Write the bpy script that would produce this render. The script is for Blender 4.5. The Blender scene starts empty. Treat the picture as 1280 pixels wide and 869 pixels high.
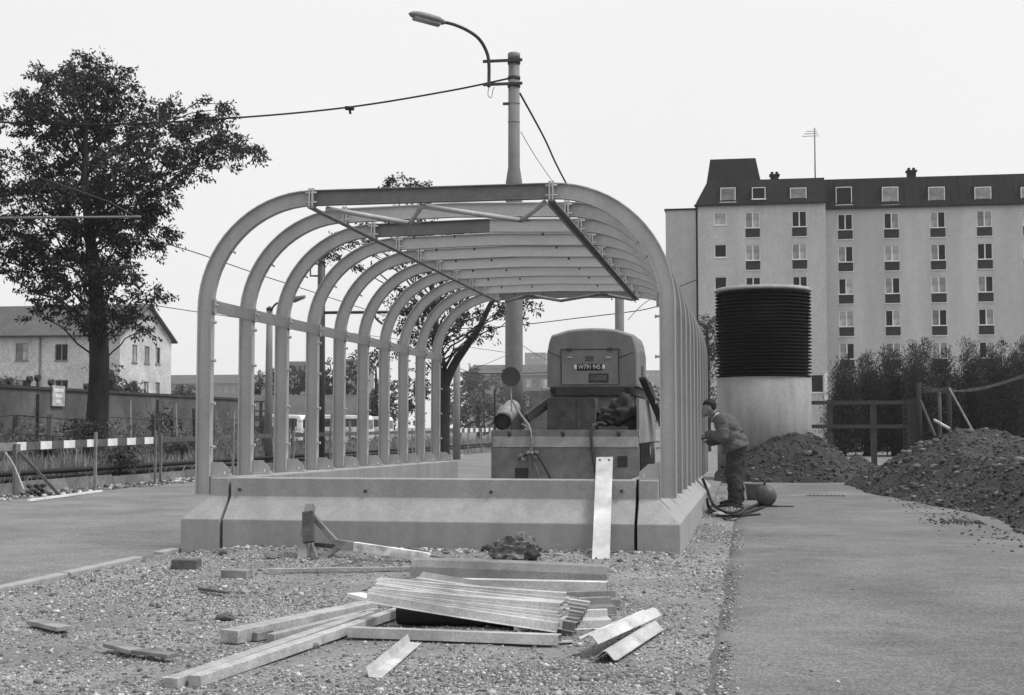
import bpy, bmesh, math, random
import numpy as np
from mathutils import Vector, Matrix
R = math.radians
random.seed(7); RNG = np.random.default_rng(11)
SC = bpy.context.scene
COL = SC.collection
SC.cycles.volume_bounces = 2

# ------------------------------------------------------------------ camera
F, CX, CY, HC = 1700.0, 640.0, 434.5, 1.25      # focal length in 1280-wide pixels, eye height
TH = math.atan(100 / F); PSI = math.atan(295 / math.hypot(F, 100))
cam = bpy.data.cameras.new('camera'); cam.sensor_width = 36; cam.lens = 36 * F / 1280
cam.clip_end = 6000; cam.clip_start = 0.1
camo = bpy.data.objects.new('camera', cam); COL.objects.link(camo); SC.camera = camo
camo.location = (0, 0, HC); camo.rotation_euler = (R(90) + TH, 0, PSI)

# ------------------------------------------------------------------ sky, sun, exposure (overcast)
SUN_EL, SUN_AZ = 60.0, 88.0        # azimuth measured from +Y towards +X
w = bpy.data.worlds.new('World'); SC.world = w; w.use_nodes = True
nt = w.node_tree; nt.nodes.clear()
sky = nt.nodes.new('ShaderNodeTexSky'); sky.sky_type = 'NISHITA'; sky.sun_disc = False
sky.sun_elevation = R(SUN_EL); sky.sun_rotation = R(SUN_AZ); sky.air_density = 2.0; sky.dust_density = 6.0
bw = nt.nodes.new('ShaderNodeRGBToBW')
cloud = nt.nodes.new('ShaderNodeTexNoise'); cloud.inputs['Scale'].default_value = 1.3; cloud.inputs['Detail'].default_value = 3
cr = nt.nodes.new('ShaderNodeMapRange'); cr.inputs['From Min'].default_value = .3; cr.inputs['From Max'].default_value = .7
cr.inputs['To Min'].default_value = 9.4; cr.inputs['To Max'].default_value = 10.0
mx = nt.nodes.new('ShaderNodeMix'); mx.data_type = 'FLOAT'; mx.inputs['Factor'].default_value = .93
bg = nt.nodes.new('ShaderNodeBackground'); bg.inputs['Strength'].default_value = .05
wo = nt.nodes.new('ShaderNodeOutputWorld')
nt.links.new(sky.outputs[0], bw.inputs[0]); nt.links.new(cloud.outputs['Fac'], cr.inputs['Value'])
nt.links.new(bw.outputs[0], mx.inputs[2]); nt.links.new(cr.outputs[0], mx.inputs[3])
nt.links.new(mx.outputs[0], bg.inputs['Color']); nt.links.new(bg.outputs[0], wo.inputs[0])
sl = bpy.data.lights.new('sun', 'SUN'); sl.energy = 1.5; sl.angle = R(20); sl.color = (1, 1, 1)
so = bpy.data.objects.new('sun', sl); COL.objects.link(so); so.location = (20, 20, 40)
sd = Vector((math.sin(R(SUN_AZ)) * math.cos(R(SUN_EL)), math.cos(R(SUN_AZ)) * math.cos(R(SUN_EL)), math.sin(R(SUN_EL))))
so.rotation_euler = sd.to_track_quat('Z', 'Y').to_euler()
vs = SC.view_settings; vs.view_transform = 'Standard'; vs.look = 'None'; vs.exposure = 0.95; vs.gamma = 1; vs.use_curve_mapping = False

# ------------------------------------------------------------------ measuring helpers: a pixel of the photograph -> a place in the world
def ray(px, py):
    x = px - CX; y = CY - py; z = F
    yy = y * math.cos(TH) + z * math.sin(TH); zz = z * math.cos(TH) - y * math.sin(TH)
    return Vector((x * math.cos(PSI) - zz * math.sin(PSI), zz * math.cos(PSI) + x * math.sin(PSI), yy))
def at(px, py, Y):
    r = ray(px, py); return Vector((0, 0, HC)) + r * (Y / r.y)
def gp(px, py, z=0.0):
    r = ray(px, py); return Vector((0, 0, HC)) + r * ((z - HC) / r.z)

# ------------------------------------------------------------------ materials (a black and white photograph: every colour is a grey)
MATS = {}
def mat(name, g, var=.18, scale=6.0, rough=.85, bump=.25, bscale=60.0, metal=0.0, stain=.12, sscale=1.2, spec=.3, coord='Object', aniso=None, rnd=.0, grain=.0, gscale=70.0, sstretch=None):
    if name in MATS: return MATS[name]
    m = bpy.data.materials.new(name); m.use_nodes = True; t = m.node_tree; N = t.nodes; L = t.links
    b = N['Principled BSDF']; b.inputs['Roughness'].default_value = rough; b.inputs['Metallic'].default_value = metal
    b.inputs['Specular IOR Level'].default_value = spec
    tc = N.new('ShaderNodeTexCoord'); vec = tc.outputs[coord]
    if aniso:
        mp = N.new('ShaderNodeMapping'); mp.inputs['Scale'].default_value = aniso; L.new(vec, mp.inputs['Vector']); vec = mp.outputs[0]
    n1 = N.new('ShaderNodeTexNoise'); n1.inputs['Scale'].default_value = scale; n1.inputs['Detail'].default_value = 6; n1.inputs['Roughness'].default_value = .65
    n2 = N.new('ShaderNodeTexNoise'); n2.inputs['Scale'].default_value = sscale; n2.inputs['Detail'].default_value = 5
    L.new(vec, n1.inputs['Vector'])
    if sstretch: mq = N.new('ShaderNodeMapping'); mq.inputs['Scale'].default_value = sstretch; L.new(vec, mq.inputs['Vector']); L.new(mq.outputs[0], n2.inputs['Vector'])
    else: L.new(vec, n2.inputs['Vector'])
    r1 = N.new('ShaderNodeMapRange'); r1.inputs['From Min'].default_value = .3; r1.inputs['From Max'].default_value = .7
    r1.inputs['To Min'].default_value = g * (1 - var); r1.inputs['To Max'].default_value = g * (1 + var); L.new(n1.outputs['Fac'], r1.inputs['Value'])
    r2 = N.new('ShaderNodeMapRange'); r2.inputs['From Min'].default_value = .35; r2.inputs['From Max'].default_value = .65
    r2.inputs['To Min'].default_value = 1 - stain; r2.inputs['To Max'].default_value = 1 + stain; L.new(n2.outputs['Fac'], r2.inputs['Value'])
    mu = N.new('ShaderNodeMath'); mu.operation = 'MULTIPLY'; L.new(r1.outputs[0], mu.inputs[0]); L.new(r2.outputs[0], mu.inputs[1])
    out = mu.outputs[0]
    if grain:
        n4 = N.new('ShaderNodeTexNoise'); n4.inputs['Scale'].default_value = gscale; n4.inputs['Detail'].default_value = 2; L.new(tc.outputs[coord], n4.inputs['Vector'])
        r4 = N.new('ShaderNodeMapRange'); r4.inputs['From Min'].default_value = .32; r4.inputs['From Max'].default_value = .68; r4.inputs['To Min'].default_value = 1 - grain; r4.inputs['To Max'].default_value = 1 + grain; L.new(n4.outputs['Fac'], r4.inputs['Value'])
        m4 = N.new('ShaderNodeMath'); m4.operation = 'MULTIPLY'; L.new(out, m4.inputs[0]); L.new(r4.outputs[0], m4.inputs[1]); out = m4.outputs[0]
    if rnd:
        oi = N.new('ShaderNodeObjectInfo'); r3 = N.new('ShaderNodeMapRange'); r3.inputs['To Min'].default_value = 1 - rnd; r3.inputs['To Max'].default_value = 1 + rnd
        L.new(oi.outputs['Random'], r3.inputs['Value']); m3 = N.new('ShaderNodeMath'); m3.operation = 'MULTIPLY'
        L.new(out, m3.inputs[0]); L.new(r3.outputs[0], m3.inputs[1]); out = m3.outputs[0]
    L.new(out, b.inputs['Base Color'])
    if bump:
        n3 = N.new('ShaderNodeTexNoise'); n3.inputs['Scale'].default_value = bscale; n3.inputs['Detail'].default_value = 4; L.new(vec, n3.inputs['Vector'])
        bp = N.new('ShaderNodeBump'); bp.inputs['Strength'].default_value = bump; bp.inputs['Distance'].default_value = .02
        L.new(n3.outputs['Fac'], bp.inputs['Height']); L.new(bp.outputs[0], b.inputs['Normal'])
    MATS[name] = m; return m
def leafmat(name, g, var=.45):
    if name in MATS: return MATS[name]
    m = bpy.data.materials.new(name); m.use_nodes = True; t = m.node_tree; N = t.nodes; L = t.links
    b = N['Principled BSDF']; b.inputs['Roughness'].default_value = .6; b.inputs['Specular IOR Level'].default_value = .25
    g1 = N.new('ShaderNodeNewGeometry'); r1 = N.new('ShaderNodeMapRange')
    r1.inputs['To Min'].default_value = g * (1 - var); r1.inputs['To Max'].default_value = g * (1 + var)
    L.new(g1.outputs['Random Per Island'], r1.inputs['Value']); L.new(r1.outputs[0], b.inputs['Base Color'])
    tr = N.new('ShaderNodeBsdfTranslucent'); L.new(r1.outputs[0], tr.inputs['Color'])
    ms = N.new('ShaderNodeMixShader'); ms.inputs[0].default_value = .25
    L.new(b.outputs[0], ms.inputs[1]); L.new(tr.outputs[0], ms.inputs[2]); L.new(ms.outputs[0], N['Material Output'].inputs[0])
    MATS[name] = m; return m
def glassmat(name, g=.03, rough=.08):
    if name in MATS: return MATS[name]
    m = bpy.data.materials.new(name); m.use_nodes = True; b = m.node_tree.nodes['Principled BSDF']
    b.inputs['Base Color'].default_value = (g, g, g, 1); b.inputs['Roughness'].default_value = rough; b.inputs['Specular IOR Level'].default_value = .6
    MATS[name] = m; return m

M_conc = mat('cast_concrete', .305, .08, 14, .9, .12, 90, stain=.09, sscale=1.5, sstretch=(3, 3, .5), grain=.12, gscale=80)
M_conc2 = mat('old_concrete', .30, .22, 5, .9, .3, 40, stain=.16, sscale=.8)
M_frame = mat('painted_steel', .39, .06, 14, .6, .03, 90, stain=.11, sscale=1.6, sstretch=(2.5, 2.5, .6), spec=.3, rnd=.06, grain=.07, gscale=80)
M_primer = mat('dark_primer_steel', .165, .14, 10, .6, .1, 80, stain=.12)
M_beam = mat('light_primed_steel', .50, .06, 14, .6, .03, 90, stain=.08, sscale=.9, rnd=.05, grain=.07, gscale=80)
M_railm = mat('grey_primer_steel', .19, .14, 10, .6, .1, 80, stain=.12)
M_dsteel = mat('dark_steel', .05, .25, 10, .55, .15, 60, stain=.2)
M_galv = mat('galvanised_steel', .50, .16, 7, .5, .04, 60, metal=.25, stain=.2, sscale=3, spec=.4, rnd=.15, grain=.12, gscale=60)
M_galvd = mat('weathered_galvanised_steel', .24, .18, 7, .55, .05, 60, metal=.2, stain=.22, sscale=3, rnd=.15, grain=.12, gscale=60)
M_wood = mat('pale_timber', .36, .22, 12, .85, .2, 40, stain=.14, sscale=4, rnd=.12, grain=.2, gscale=80)
M_woodd = mat('dark_weathered_timber', .085, .35, 6, .9, .4, 50, stain=.25, rnd=.2)
M_woodm = mat('grey_weathered_timber', .21, .3, 6, .9, .4, 50, stain=.25, rnd=.2)
M_white = mat('white_paint', .72, .08, 6, .6, .1, 40, stain=.12)
M_stripe = mat('dark_stripe_paint', .10, .2, 8, .7, .1, 40, stain=.15)
M_brick = mat('dark_brick', .10, .3, 12, .95, .5, 60, rnd=.2)
M_bark = mat('tree_bark', .035, .4, 9, .95, .9, 22, stain=.25, aniso=(3, 3, .6))
M_rubber = mat('black_rubber', .02, .2, 8, .7, .1, 40)
M_plast = mat('facade_plaster', .46, .06, 1.5, .95, .1, 20, stain=.10, sscale=.35, sstretch=(1.6, 1.6, .22), grain=.08, gscale=7)
M_plast2 = mat('old_plaster', .52, .12, .8, .95, .15, 12, stain=.12, sscale=.35, grain=.18, gscale=7)
M_roof = mat('dark_roof_sheet', .02, .2, 2, .9, .05, 12, stain=.15, sscale=.3, spec=.1, grain=.25, gscale=6)
M_tile = mat('grey_roof_tile', .085, .25, 3, .9, .3, 14, stain=.15, sscale=.5)
M_glass = glassmat('window_glass'); M_curt = mat('curtain_behind_glass', .25, .25, 2, .35, 0, spec=.5, rnd=.5, stain=.25)
M_dglass = glassmat('open_dark_window', .010, .5); M_dglass.node_tree.nodes['Principled BSDF'].inputs['Specular IOR Level'].default_value = .2
M_soil = mat('soil', .040, .35, 3, .95, .6, 30, stain=.25, sscale=.6)
M_stone = mat('pale_stone', .14, .3, 8, .95, .4, 30, rnd=.35)
M_cloth1 = mat('grey_work_jacket', .095, .08, 14, .95, .35, 60); M_cloth2 = mat('dark_trousers', .04, .25, 12, .95, .35, 60)
M_skin = mat('skin', .20, .1, 10, .6, .05, 60); M_cap = mat('dark_cap', .03, .2, 10, .95, .2, 60)
M_comp = mat('compressor_paint', .19, .10, 5, .5, .05, 40, stain=.14, sstretch=(3, 3, .7)); M_bed = mat('truck_paint', .22, .2, 5, .7, .15, 40, stain=.22)
M_bedl = mat('worn_light_plank', .42, .2, 6, .8, .2, 40, stain=.2)
M_canvas = mat('dark_canvas', .045, .3, 6, .95, .4, 30)
M_far = mat('distant_masonry', .22, .1, .3, .95, 0, stain=.1, sscale=.05)

# ------------------------------------------------------------------ mesh builder and object helpers
WL = {}
class MB:
    def __init__(s): s.v = []; s.f = []; s.sm = []
    def add(s, vs, fs, smooth=False):
        b = len(s.v); s.v += [Vector(q) for q in vs]; s.f += [tuple(b + i for i in f) for f in fs]; s.sm += [smooth] * len(fs); return s
    def box(s, c, d, rz=0.0, rx=0.0, ry=0.0):
        M = Matrix.Rotation(rz, 3, 'Z') @ Matrix.Rotation(ry, 3, 'Y') @ Matrix.Rotation(rx, 3, 'X')
        vs = [Vector(c) + M @ Vector((sx * d[0] / 2, sy * d[1] / 2, sz * d[2] / 2)) for sz in (-1, 1) for sy in (-1, 1) for sx in (-1, 1)]
        return s.add(vs, [(0, 2, 3, 1), (4, 5, 7, 6), (0, 1, 5, 4), (2, 6, 7, 3), (0, 4, 6, 2), (1, 3, 7, 5)])
    def b2(s, x0, x1, y0, y1, z0, z1): return s.box(((x0 + x1) / 2, (y0 + y1) / 2, (z0 + z1) / 2), (x1 - x0, y1 - y0, z1 - z0))
    def beam(s, A, B, wd, ht, up=(0, 0, 1), roll=0.0):
        A, B = Vector(A), Vector(B); d = (B - A).normalized(); u = Vector(up)
        if abs(d.dot(u.normalized())) > .98: u = Vector((1, 0, 0))
        sx = d.cross(u).normalized(); sz = sx.cross(d).normalized()
        if roll: M = Matrix.Rotation(roll, 3, d); sx = M @ sx; sz = M @ sz
        vs = [P + sx * a * wd / 2 + sz * b * ht / 2 for P in (A, B) for a, b in ((-1, -1), (1, -1), (1, 1), (-1, 1))]
        return s.add(vs, [(0, 1, 2, 3), (7, 6, 5, 4), (0, 4, 5, 1), (1, 5, 6, 2), (2, 6, 7, 3), (3, 7, 4, 0)])
    def sweep(s, sec, path, nrm, cap=True, smooth=False, closed=True):
        # sec: (u, v) points; u along nrm[i] (a list or one vector), v along nrm x tangent
        path = [Vector(p) for p in path]; n = len(path); k = len(sec); vs = []
        for i, p in enumerate(path):
            t = (path[min(i + 1, n - 1)] - path[max(i - 1, 0)]).normalized()
            a = Vector(nrm[i] if isinstance(nrm, list) else nrm); a = (a - t * a.dot(t)).normalized(); b = t.cross(a)
            vs += [p + a * u + b * v for u, v in sec]
        fs = [(i * k + j, i * k + (j + 1) % k, (i + 1) * k + (j + 1) % k, (i + 1) * k + j) for i in range(n - 1) for j in range(k if closed else k - 1)]
        if cap and closed: fs += [tuple(range(k))[::-1], tuple((n - 1) * k + j for j in range(k))]
        return s.add(vs, fs, smooth)
    def tube(s, path, rad, n=8, cap=True, smooth=True):
        path = [Vector(p) for p in path]; m = len(path); vs = []
        rad = rad if isinstance(rad, (list, tuple)) else [rad] * m
        a = None
        for i, p in enumerate(path):
            t = (path[min(i + 1, m - 1)] - path[max(i - 1, 0)]).normalized()
            if a is None: a = t.orthogonal().normalized()
            else:
                a = a - t * a.dot(t); a = a.normalized() if a.length > 1e-6 else t.orthogonal().normalized()
            b = t.cross(a)
            vs += [p + (a * math.cos(2 * math.pi * j / n) + b * math.sin(2 * math.pi * j / n)) * rad[i] for j in range(n)]
        fs = [(i * n + j, i * n + (j + 1) % n, (i + 1) * n + (j + 1) % n, (i + 1) * n + j) for i in range(m - 1) for j in range(n)]
        s.add(vs, fs, smooth)
        if cap:
            b0 = len(s.v) - m * n
            s.f += [tuple(b0 + j for j in range(n))[::-1], tuple(b0 + (m - 1) * n + j for j in range(n))]; s.sm += [False, False]
        return s
    def lathe(s, prof, c, n=24, smooth=True, sx=1, sy=1):
        c = Vector(c); vs = [c + Vector((r * math.cos(2 * math.pi * j / n) * sx, r * math.sin(2 * math.pi * j / n) * sy, z)) for r, z in prof for j in range(n)]
        m = len(prof); fs = [(i * n + j, i * n + (j + 1) % n, (i + 1) * n + (j + 1) % n, (i + 1) * n + j) for i in range(m - 1) for j in range(n)]
        s.add(vs, fs, smooth); b0 = len(s.v) - m * n
        s.f += [tuple(b0 + j for j in range(n))[::-1], tuple(b0 + (m - 1) * n + j for j in range(n))]; s.sm += [False, False]; return s
    def prism(s, poly, ext):                 # polygon (list of 3-D points) pushed along ext
        k = len(poly); P = [Vector(p) for p in poly]; e = Vector(ext)
        return s.add(P + [p + e for p in P], [tuple(range(k))[::-1], tuple(range(k, 2 * k))] + [(i, (i + 1) % k, k + (i + 1) % k, k + i) for i in range(k)])
    def rock(s, c, r, seed=0, sub=2, flat=.7, jag=.28, rough=0.0):
        bm = bmesh.new(); bmesh.ops.create_icosphere(bm, subdivisions=sub, radius=1); rg = random.Random(seed)
        ph = [Vector((rg.uniform(-1, 1), rg.uniform(-1, 1), rg.uniform(-1, 1))).normalized() for _ in range(9)]; am = [rg.uniform(.55, 1) for _ in ph]
        r = r if isinstance(r, (tuple, list)) else (r, r, r * flat); vs = []
        for v in bm.verts:
            k = 1.0
            for p, a in zip(ph, am):
                d = v.co.dot(p)
                if d > a * .75: k = min(k, a * .75 / d + (1 - jag) * .3)
            k *= 1 + rg.uniform(-.5, .5) * jag * .4
            if rough: k *= 1 + rough * (float(fbm(np.array([v.co.x * 2.5 + seed]), np.array([v.co.y * 2.5 + v.co.z * 3.1]), seed)[0]) * 2.2)
            vs.append(Vector(c) + Vector((v.co.x * r[0], v.co.y * r[1], v.co.z * r[2])) * k)
        fs = [tuple(v.index for v in f.verts) for f in bm.faces]; bm.free(); return s.add(vs, fs)
    def build(s, name, material, parent=None, bevel=0.0, **tags):
        vs = np.array([tuple(v) for v in s.v]); lo, hi = vs.min(0), vs.max(0)
        org = (lo + hi) / 2
        if parent is None: org[2] = lo[2]
        me = bpy.data.meshes.new(name); me.from_pydata([tuple(v) for v in vs - org], [], s.f)
        me.polygons.foreach_set('use_smooth', s.sm); me.update()
        bm = bmesh.new(); bm.from_mesh(me); bmesh.ops.recalc_face_normals(bm, faces=bm.faces); bm.to_mesh(me); bm.free()
        return link(name, me, material, org, parent, bevel, **tags)
def link(name, me, material, org, parent=None, bevel=0.0, **tags):
    o = bpy.data.objects.new(name, me); COL.objects.link(o)
    if material is not None and not me.materials: me.materials.append(material)
    place(o, org, parent)
    if bevel:
        md = o.modifiers.new('bevel', 'BEVEL'); md.width = bevel; md.segments = 2; md.limit_method = 'ANGLE'; md.angle_limit = R(35)
    for k, v in tags.items(): o[k] = v
    return o
def place(o, org, parent=None):
    org = Vector(org); WL[o.name] = org
    if parent is not None: o.parent = parent; o.location = org - WL[parent.name]
    else: o.location = org
def thing(name, loc, label, category, group=None):
    o = bpy.data.objects.new(name, None); COL.objects.link(o); o.empty_display_size = .2; place(o, loc)
    o['label'] = label; o['category'] = category
    if group: o['group'] = group
    return o
def npmesh(name, V, Fq, material, parent=None, smooth=False, **tags):
    # V (n,3) points, Fq (m,k) faces
    V = np.asarray(V, float); Fq = np.asarray(Fq, np.int32); lo, hi = V.min(0), V.max(0); org = (lo + hi) / 2; org[2] = lo[2]
    me = bpy.data.meshes.new(name); n, (m, k) = len(V), Fq.shape
    me.vertices.add(n); me.vertices.foreach_set('co', (V - org).astype(np.float32).ravel())
    me.loops.add(m * k); me.loops.foreach_set('vertex_index', Fq.ravel())
    me.polygons.add(m); me.polygons.foreach_set('loop_start', np.arange(m, dtype=np.int32) * k)
    try: me.polygons.foreach_set('loop_total', np.full(m, k, np.int32))
    except Exception: pass
    if smooth: me.polygons.foreach_set('use_smooth', np.ones(m, bool))
    me.update(calc_edges=True); me.validate()
    return link(name, me, material, org, parent, **tags)
def copy_tree(o, off, parent=None, label=None):
    c = o.copy(); COL.objects.link(c)
    if parent is not None: c.parent = parent
    else:
        c.location = o.location + Vector(off)
        if label: c['label'] = label
    for ch in [q for q in o.children]: copy_tree(ch, off, c)
    return c
def S(o, **k):
    for a, b in k.items(): o[a] = b
    return o
def hashnoise(x, y, seed=0):
    # smooth value noise on arrays
    def h(i, j): 
        q = np.sin(i * 127.1 + j * 311.7 + seed * 74.7) * 43758.5453; return q - np.floor(q)
    xi, yi = np.floor(x), np.floor(y); fx, fy = x - xi, y - yi; fx = fx * fx * (3 - 2 * fx); fy = fy * fy * (3 - 2 * fy)
    return (h(xi, yi) * (1 - fx) + h(xi + 1, yi) * fx) * (1 - fy) + (h(xi, yi + 1) * (1 - fx) + h(xi + 1, yi + 1) * fx) * fy
def fbm(x, y, seed=0, o=4):
    return sum(hashnoise(x * 2 ** i, y * 2 ** i, seed + i) / 2 ** i for i in range(o)) / 2 - .5
def grid(x0, x1, y0, y1, nx, ny, hf):
    xs, ys = np.meshgrid(np.linspace(x0, x1, nx), np.linspace(y0, y1, ny)); z = hf(xs, ys)
    V = np.stack([xs.ravel(), ys.ravel(), z.ravel()], 1); i = np.arange(nx * ny).reshape(ny, nx)
    Fq = np.stack([i[:-1, :-1].ravel(), i[:-1, 1:].ravel(), i[1:, 1:].ravel(), i[1:, :-1].ravel()], 1); return V, Fq
OCT_V = np.array([[1, 0, 0], [0, 1, 0], [-1, 0, 0], [0, -1, 0], [0, 0, 1], [0, 0, -1]], float)
OCT_F = np.array([[0, 1, 4], [1, 2, 4], [2, 3, 4], [3, 0, 4], [1, 0, 5], [2, 1, 5], [3, 2, 5], [0, 3, 5]])
CUB_V = np.array([[x, y, z] for z in (-1, 1) for y in (-1, 1) for x in (-1, 1)], float) * .75
CUB_F3 = np.array([[0, 2, 3], [0, 3, 1], [4, 5, 7], [4, 7, 6], [0, 1, 5], [0, 5, 4], [2, 6, 7], [2, 7, 3], [0, 4, 6], [0, 6, 2], [1, 3, 7], [1, 7, 5]])
def stones(P, r, rng, flat=.6, cube=False):
    BV, BF = (CUB_V, CUB_F3) if cube else (OCT_V, OCT_F)
    n = len(P); nb = len(BV); a = rng.uniform(0, 2 * np.pi, n); b = rng.normal(0, .5, n)
    V = BV[None] * (1 + rng.uniform(-.4, .4, (n, nb, 3))) * (np.stack([rng.uniform(.7, 1.3, n), rng.uniform(.6, 1, n), rng.uniform(.4, .8, n) * flat / .6], 1) * r[:, None])[:, None]
    c, s_ = np.cos(b)[:, None], np.sin(b)[:, None]; y = V[..., 1] * c - V[..., 2] * s_; z = V[..., 1] * s_ + V[..., 2] * c; V = np.stack([V[..., 0], y, z], -1)
    c, s_ = np.cos(a)[:, None], np.sin(a)[:, None]; x = V[..., 0] * c - V[..., 1] * s_; y = V[..., 0] * s_ + V[..., 1] * c; V = np.stack([x, y, V[..., 2]], -1)
    V = V + P[:, None]; Fq = BF[None] + (np.arange(n) * nb)[:, None, None]
    return V.reshape(-1, 3), Fq.reshape(-1, 3)

# ================================================================== THE SETTING
def asphalt(name, g, sand=.0, sg=.36, speck=.3):
    m = bpy.data.materials.new(name); m.use_nodes = True; t = m.node_tree; N = t.nodes; L = t.links; b = N['Principled BSDF']
    b.inputs['Roughness'].default_value = .92; b.inputs['Specular IOR Level'].default_value = .25
    tc = N.new('ShaderNodeTexCoord')
    def noise(sc, det=5, stretch=None, rough=.6):
        n = N.new('ShaderNodeTexNoise'); n.inputs['Scale'].default_value = sc; n.inputs['Detail'].default_value = det; n.inputs['Roughness'].default_value = rough; v = tc.outputs['Object']
        if stretch:
            mp = N.new('ShaderNodeMapping'); mp.inputs['Scale'].default_value = stretch; L.new(v, mp.inputs['Vector']); v = mp.outputs[0]
        L.new(v, n.inputs['Vector']); return n.outputs['Fac']
    def mr(v, a, b_, c, d):
        r = N.new('ShaderNodeMapRange'); r.inputs['From Min'].default_value = a; r.inputs['From Max'].default_value = b_; r.inputs['To Min'].default_value = c; r.inputs['To Max'].default_value = d
        L.new(v, r.inputs['Value']); return r.outputs[0]
    def mul(a, c):
        q = N.new('ShaderNodeMath'); q.operation = 'MULTIPLY'; L.new(a, q.inputs[0]); L.new(c, q.inputs[1]); return q.outputs[0]
    vo = N.new('ShaderNodeTexVoronoi'); vo.inputs['Scale'].default_value = 80; L.new(tc.outputs['Object'], vo.inputs['Vector'])
    sep = N.new('ShaderNodeSeparateColor'); L.new(vo.outputs['Color'], sep.inputs[0])
    base = mul(mul(mr(sep.outputs[0], 0, 1, g * (1 - speck), g * (1 + speck)), mr(noise(.7, 6), .3, .7, .74, 1.26)), mr(noise(6, 5, (.6, 1, 1)), .3, .7, .88, 1.12))
    if sand:
        fac = mul(mr(noise(.5, 7, (.6, 1.1, 1), .66), .54, .74, 0, sand), mr(noise(9, 4), .3, .6, .3, 1))
        mx_ = N.new('ShaderNodeMix'); mx_.data_type = 'FLOAT'; L.new(fac, mx_.inputs['Factor']); L.new(base, mx_.inputs[2]); mx_.inputs[3].default_value = sg; base = mx_.outputs[0]
    L.new(base, b.inputs['Base Color'])
    bp = N.new('ShaderNodeBump'); bp.inputs['Strength'].default_value = .5; bp.inputs['Distance'].default_value = .006
    L.new(vo.outputs['Distance'], bp.inputs['Height']); L.new(bp.outputs[0], b.inputs['Normal']); return m
M_asph = asphalt('worn_asphalt_of_the_path', .145, .75, .27, .38)
M_road = asphalt('dusty_asphalt_of_the_road', .18, .6, .27, .38)
M_field = mat('bare_earth_with_grass', .14, .35, 1.5, .95, .5, 12, stain=.3, sscale=.25)
def gravelmat(name, lo, hi):
    m = bpy.data.materials.new(name); m.use_nodes = True; t = m.node_tree; N = t.nodes; L = t.links; b = N['Principled BSDF']; b.inputs['Roughness'].default_value = .9; b.inputs['Specular IOR Level'].default_value = .2
    g1 = N.new('ShaderNodeNewGeometry'); r1 = N.new('ShaderNodeValToRGB'); L.new(g1.outputs['Random Per Island'], r1.inputs[0])
    e = r1.color_ramp.elements; e[0].color = (lo, lo, lo, 1); e[1].color = (hi, hi, hi, 1); k = e.new(.6); q = lo + (hi - lo) * .35; k.color = (q, q, q, 1)
    L.new(r1.outputs[0], b.inputs['Base Color']); return m
M_grav = gravelmat('gravel_stones', .08, .58)
M_clod = gravelmat('soil_clods_and_stones', .028, .16)

# far ground, one sheet to the horizon
V, Q = grid(-2500, 2500, -60, 3500, 60, 60, lambda x, y: -.03 + 0 * x)
npmesh('ground', V, Q, M_field, kind='structure')
# left road and the forecourt beyond the entrance (one asphalt sheet)
mb = MB()
mb.add([(-12.7, -6, 0), (-5.74, -6, 0), (-5.74, 25.2, 0), (-12.7, 25.2, 0)], [(0, 1, 2, 3)])
mb.add([(-12.7, 25.2, 0), (-.62, 25.2, 0), (-.62, 190, 0), (-12.7, 190, 0)], [(0, 1, 2, 3)])
mb.build('road', M_road, kind='structure')
# right path with an uneven left edge
ys = np.linspace(-4, 32.5, 900); ex = -.15 + .03 * fbm(ys * .9, ys * 0 + 3, 5) * 2 + .03 * fbm(ys * 14, ys * 0, 9) * 2
V = []; Q = []
for i, y in enumerate(ys):
    V += [(ex[i] - .05, y, -.03), (ex[i], y, .016), (ex[i] + .12, y, .02), (16, y, .02)]
    if i: a = (i - 1) * 4; Q += [(a + j, a + j + 1, a + 5 + j, a + 4 + j) for j in range(3)]
npmesh('asphalt_path', V, Q, M_asph, smooth=True, kind='structure')
# gravel bed round the entrance
XL0_, XR0_ = -5.68, -.645
def gz(x, y):
    h = .035 * fbm(x * .8, y * .8, 1) + .02 * fbm(x * 4, y * 4, 2, 3)
    h = h + .05 * np.exp(-((y - 13.0) / .35) ** 2) * np.clip((x + 5.4) * 2, 0, 1) * (y > 9)
    h = h - .03 * np.exp(-((x + .15) / .12) ** 2) - .02 * np.exp(-((x + 5.66) / .2) ** 2)
    return h + .008
V, Q = grid(-5.74, -.12, 2.5, 25.2, 150, 520, gz)
gb = npmesh('gravel_bed', V, Q, mat('gravel_fines', .21, .35, 26, .95, .7, 70, stain=.22, sscale=1.1), smooth=True, kind='structure')
def gz1(x, y): return float(gz(np.array([x]), np.array([y]))[0])
n = 230000
yy = 5.3 + (25 - 5.3) * RNG.random(n) ** 2.0; xx = RNG.uniform(-5.7, -.13, n)
keep = ~((xx > -5.66) & (xx < -.66) & (yy > 13.12)); xx, yy = xx[keep], yy[keep]
dens = fbm(xx * .9, yy * .9, 4) + .25 * fbm(xx * 5, yy * 5, 8); keep = RNG.random(len(xx)) < np.clip(.62 + dens * 2.2, .12, 1); xx, yy = xx[keep], yy[keep]
rr = np.clip(RNG.lognormal(math.log(.0068), .38, len(xx)), .003, .024) * (1 + .03 * (yy - 6))
P = np.stack([xx, yy, gz(xx, yy) + rr * .15], 1); V, Q = stones(P, rr, RNG)
npmesh('gravel', V, Q, M_grav, label='loose pale gravel strewn in front of the concrete entrance', kind='stuff', category='gravel')
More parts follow.
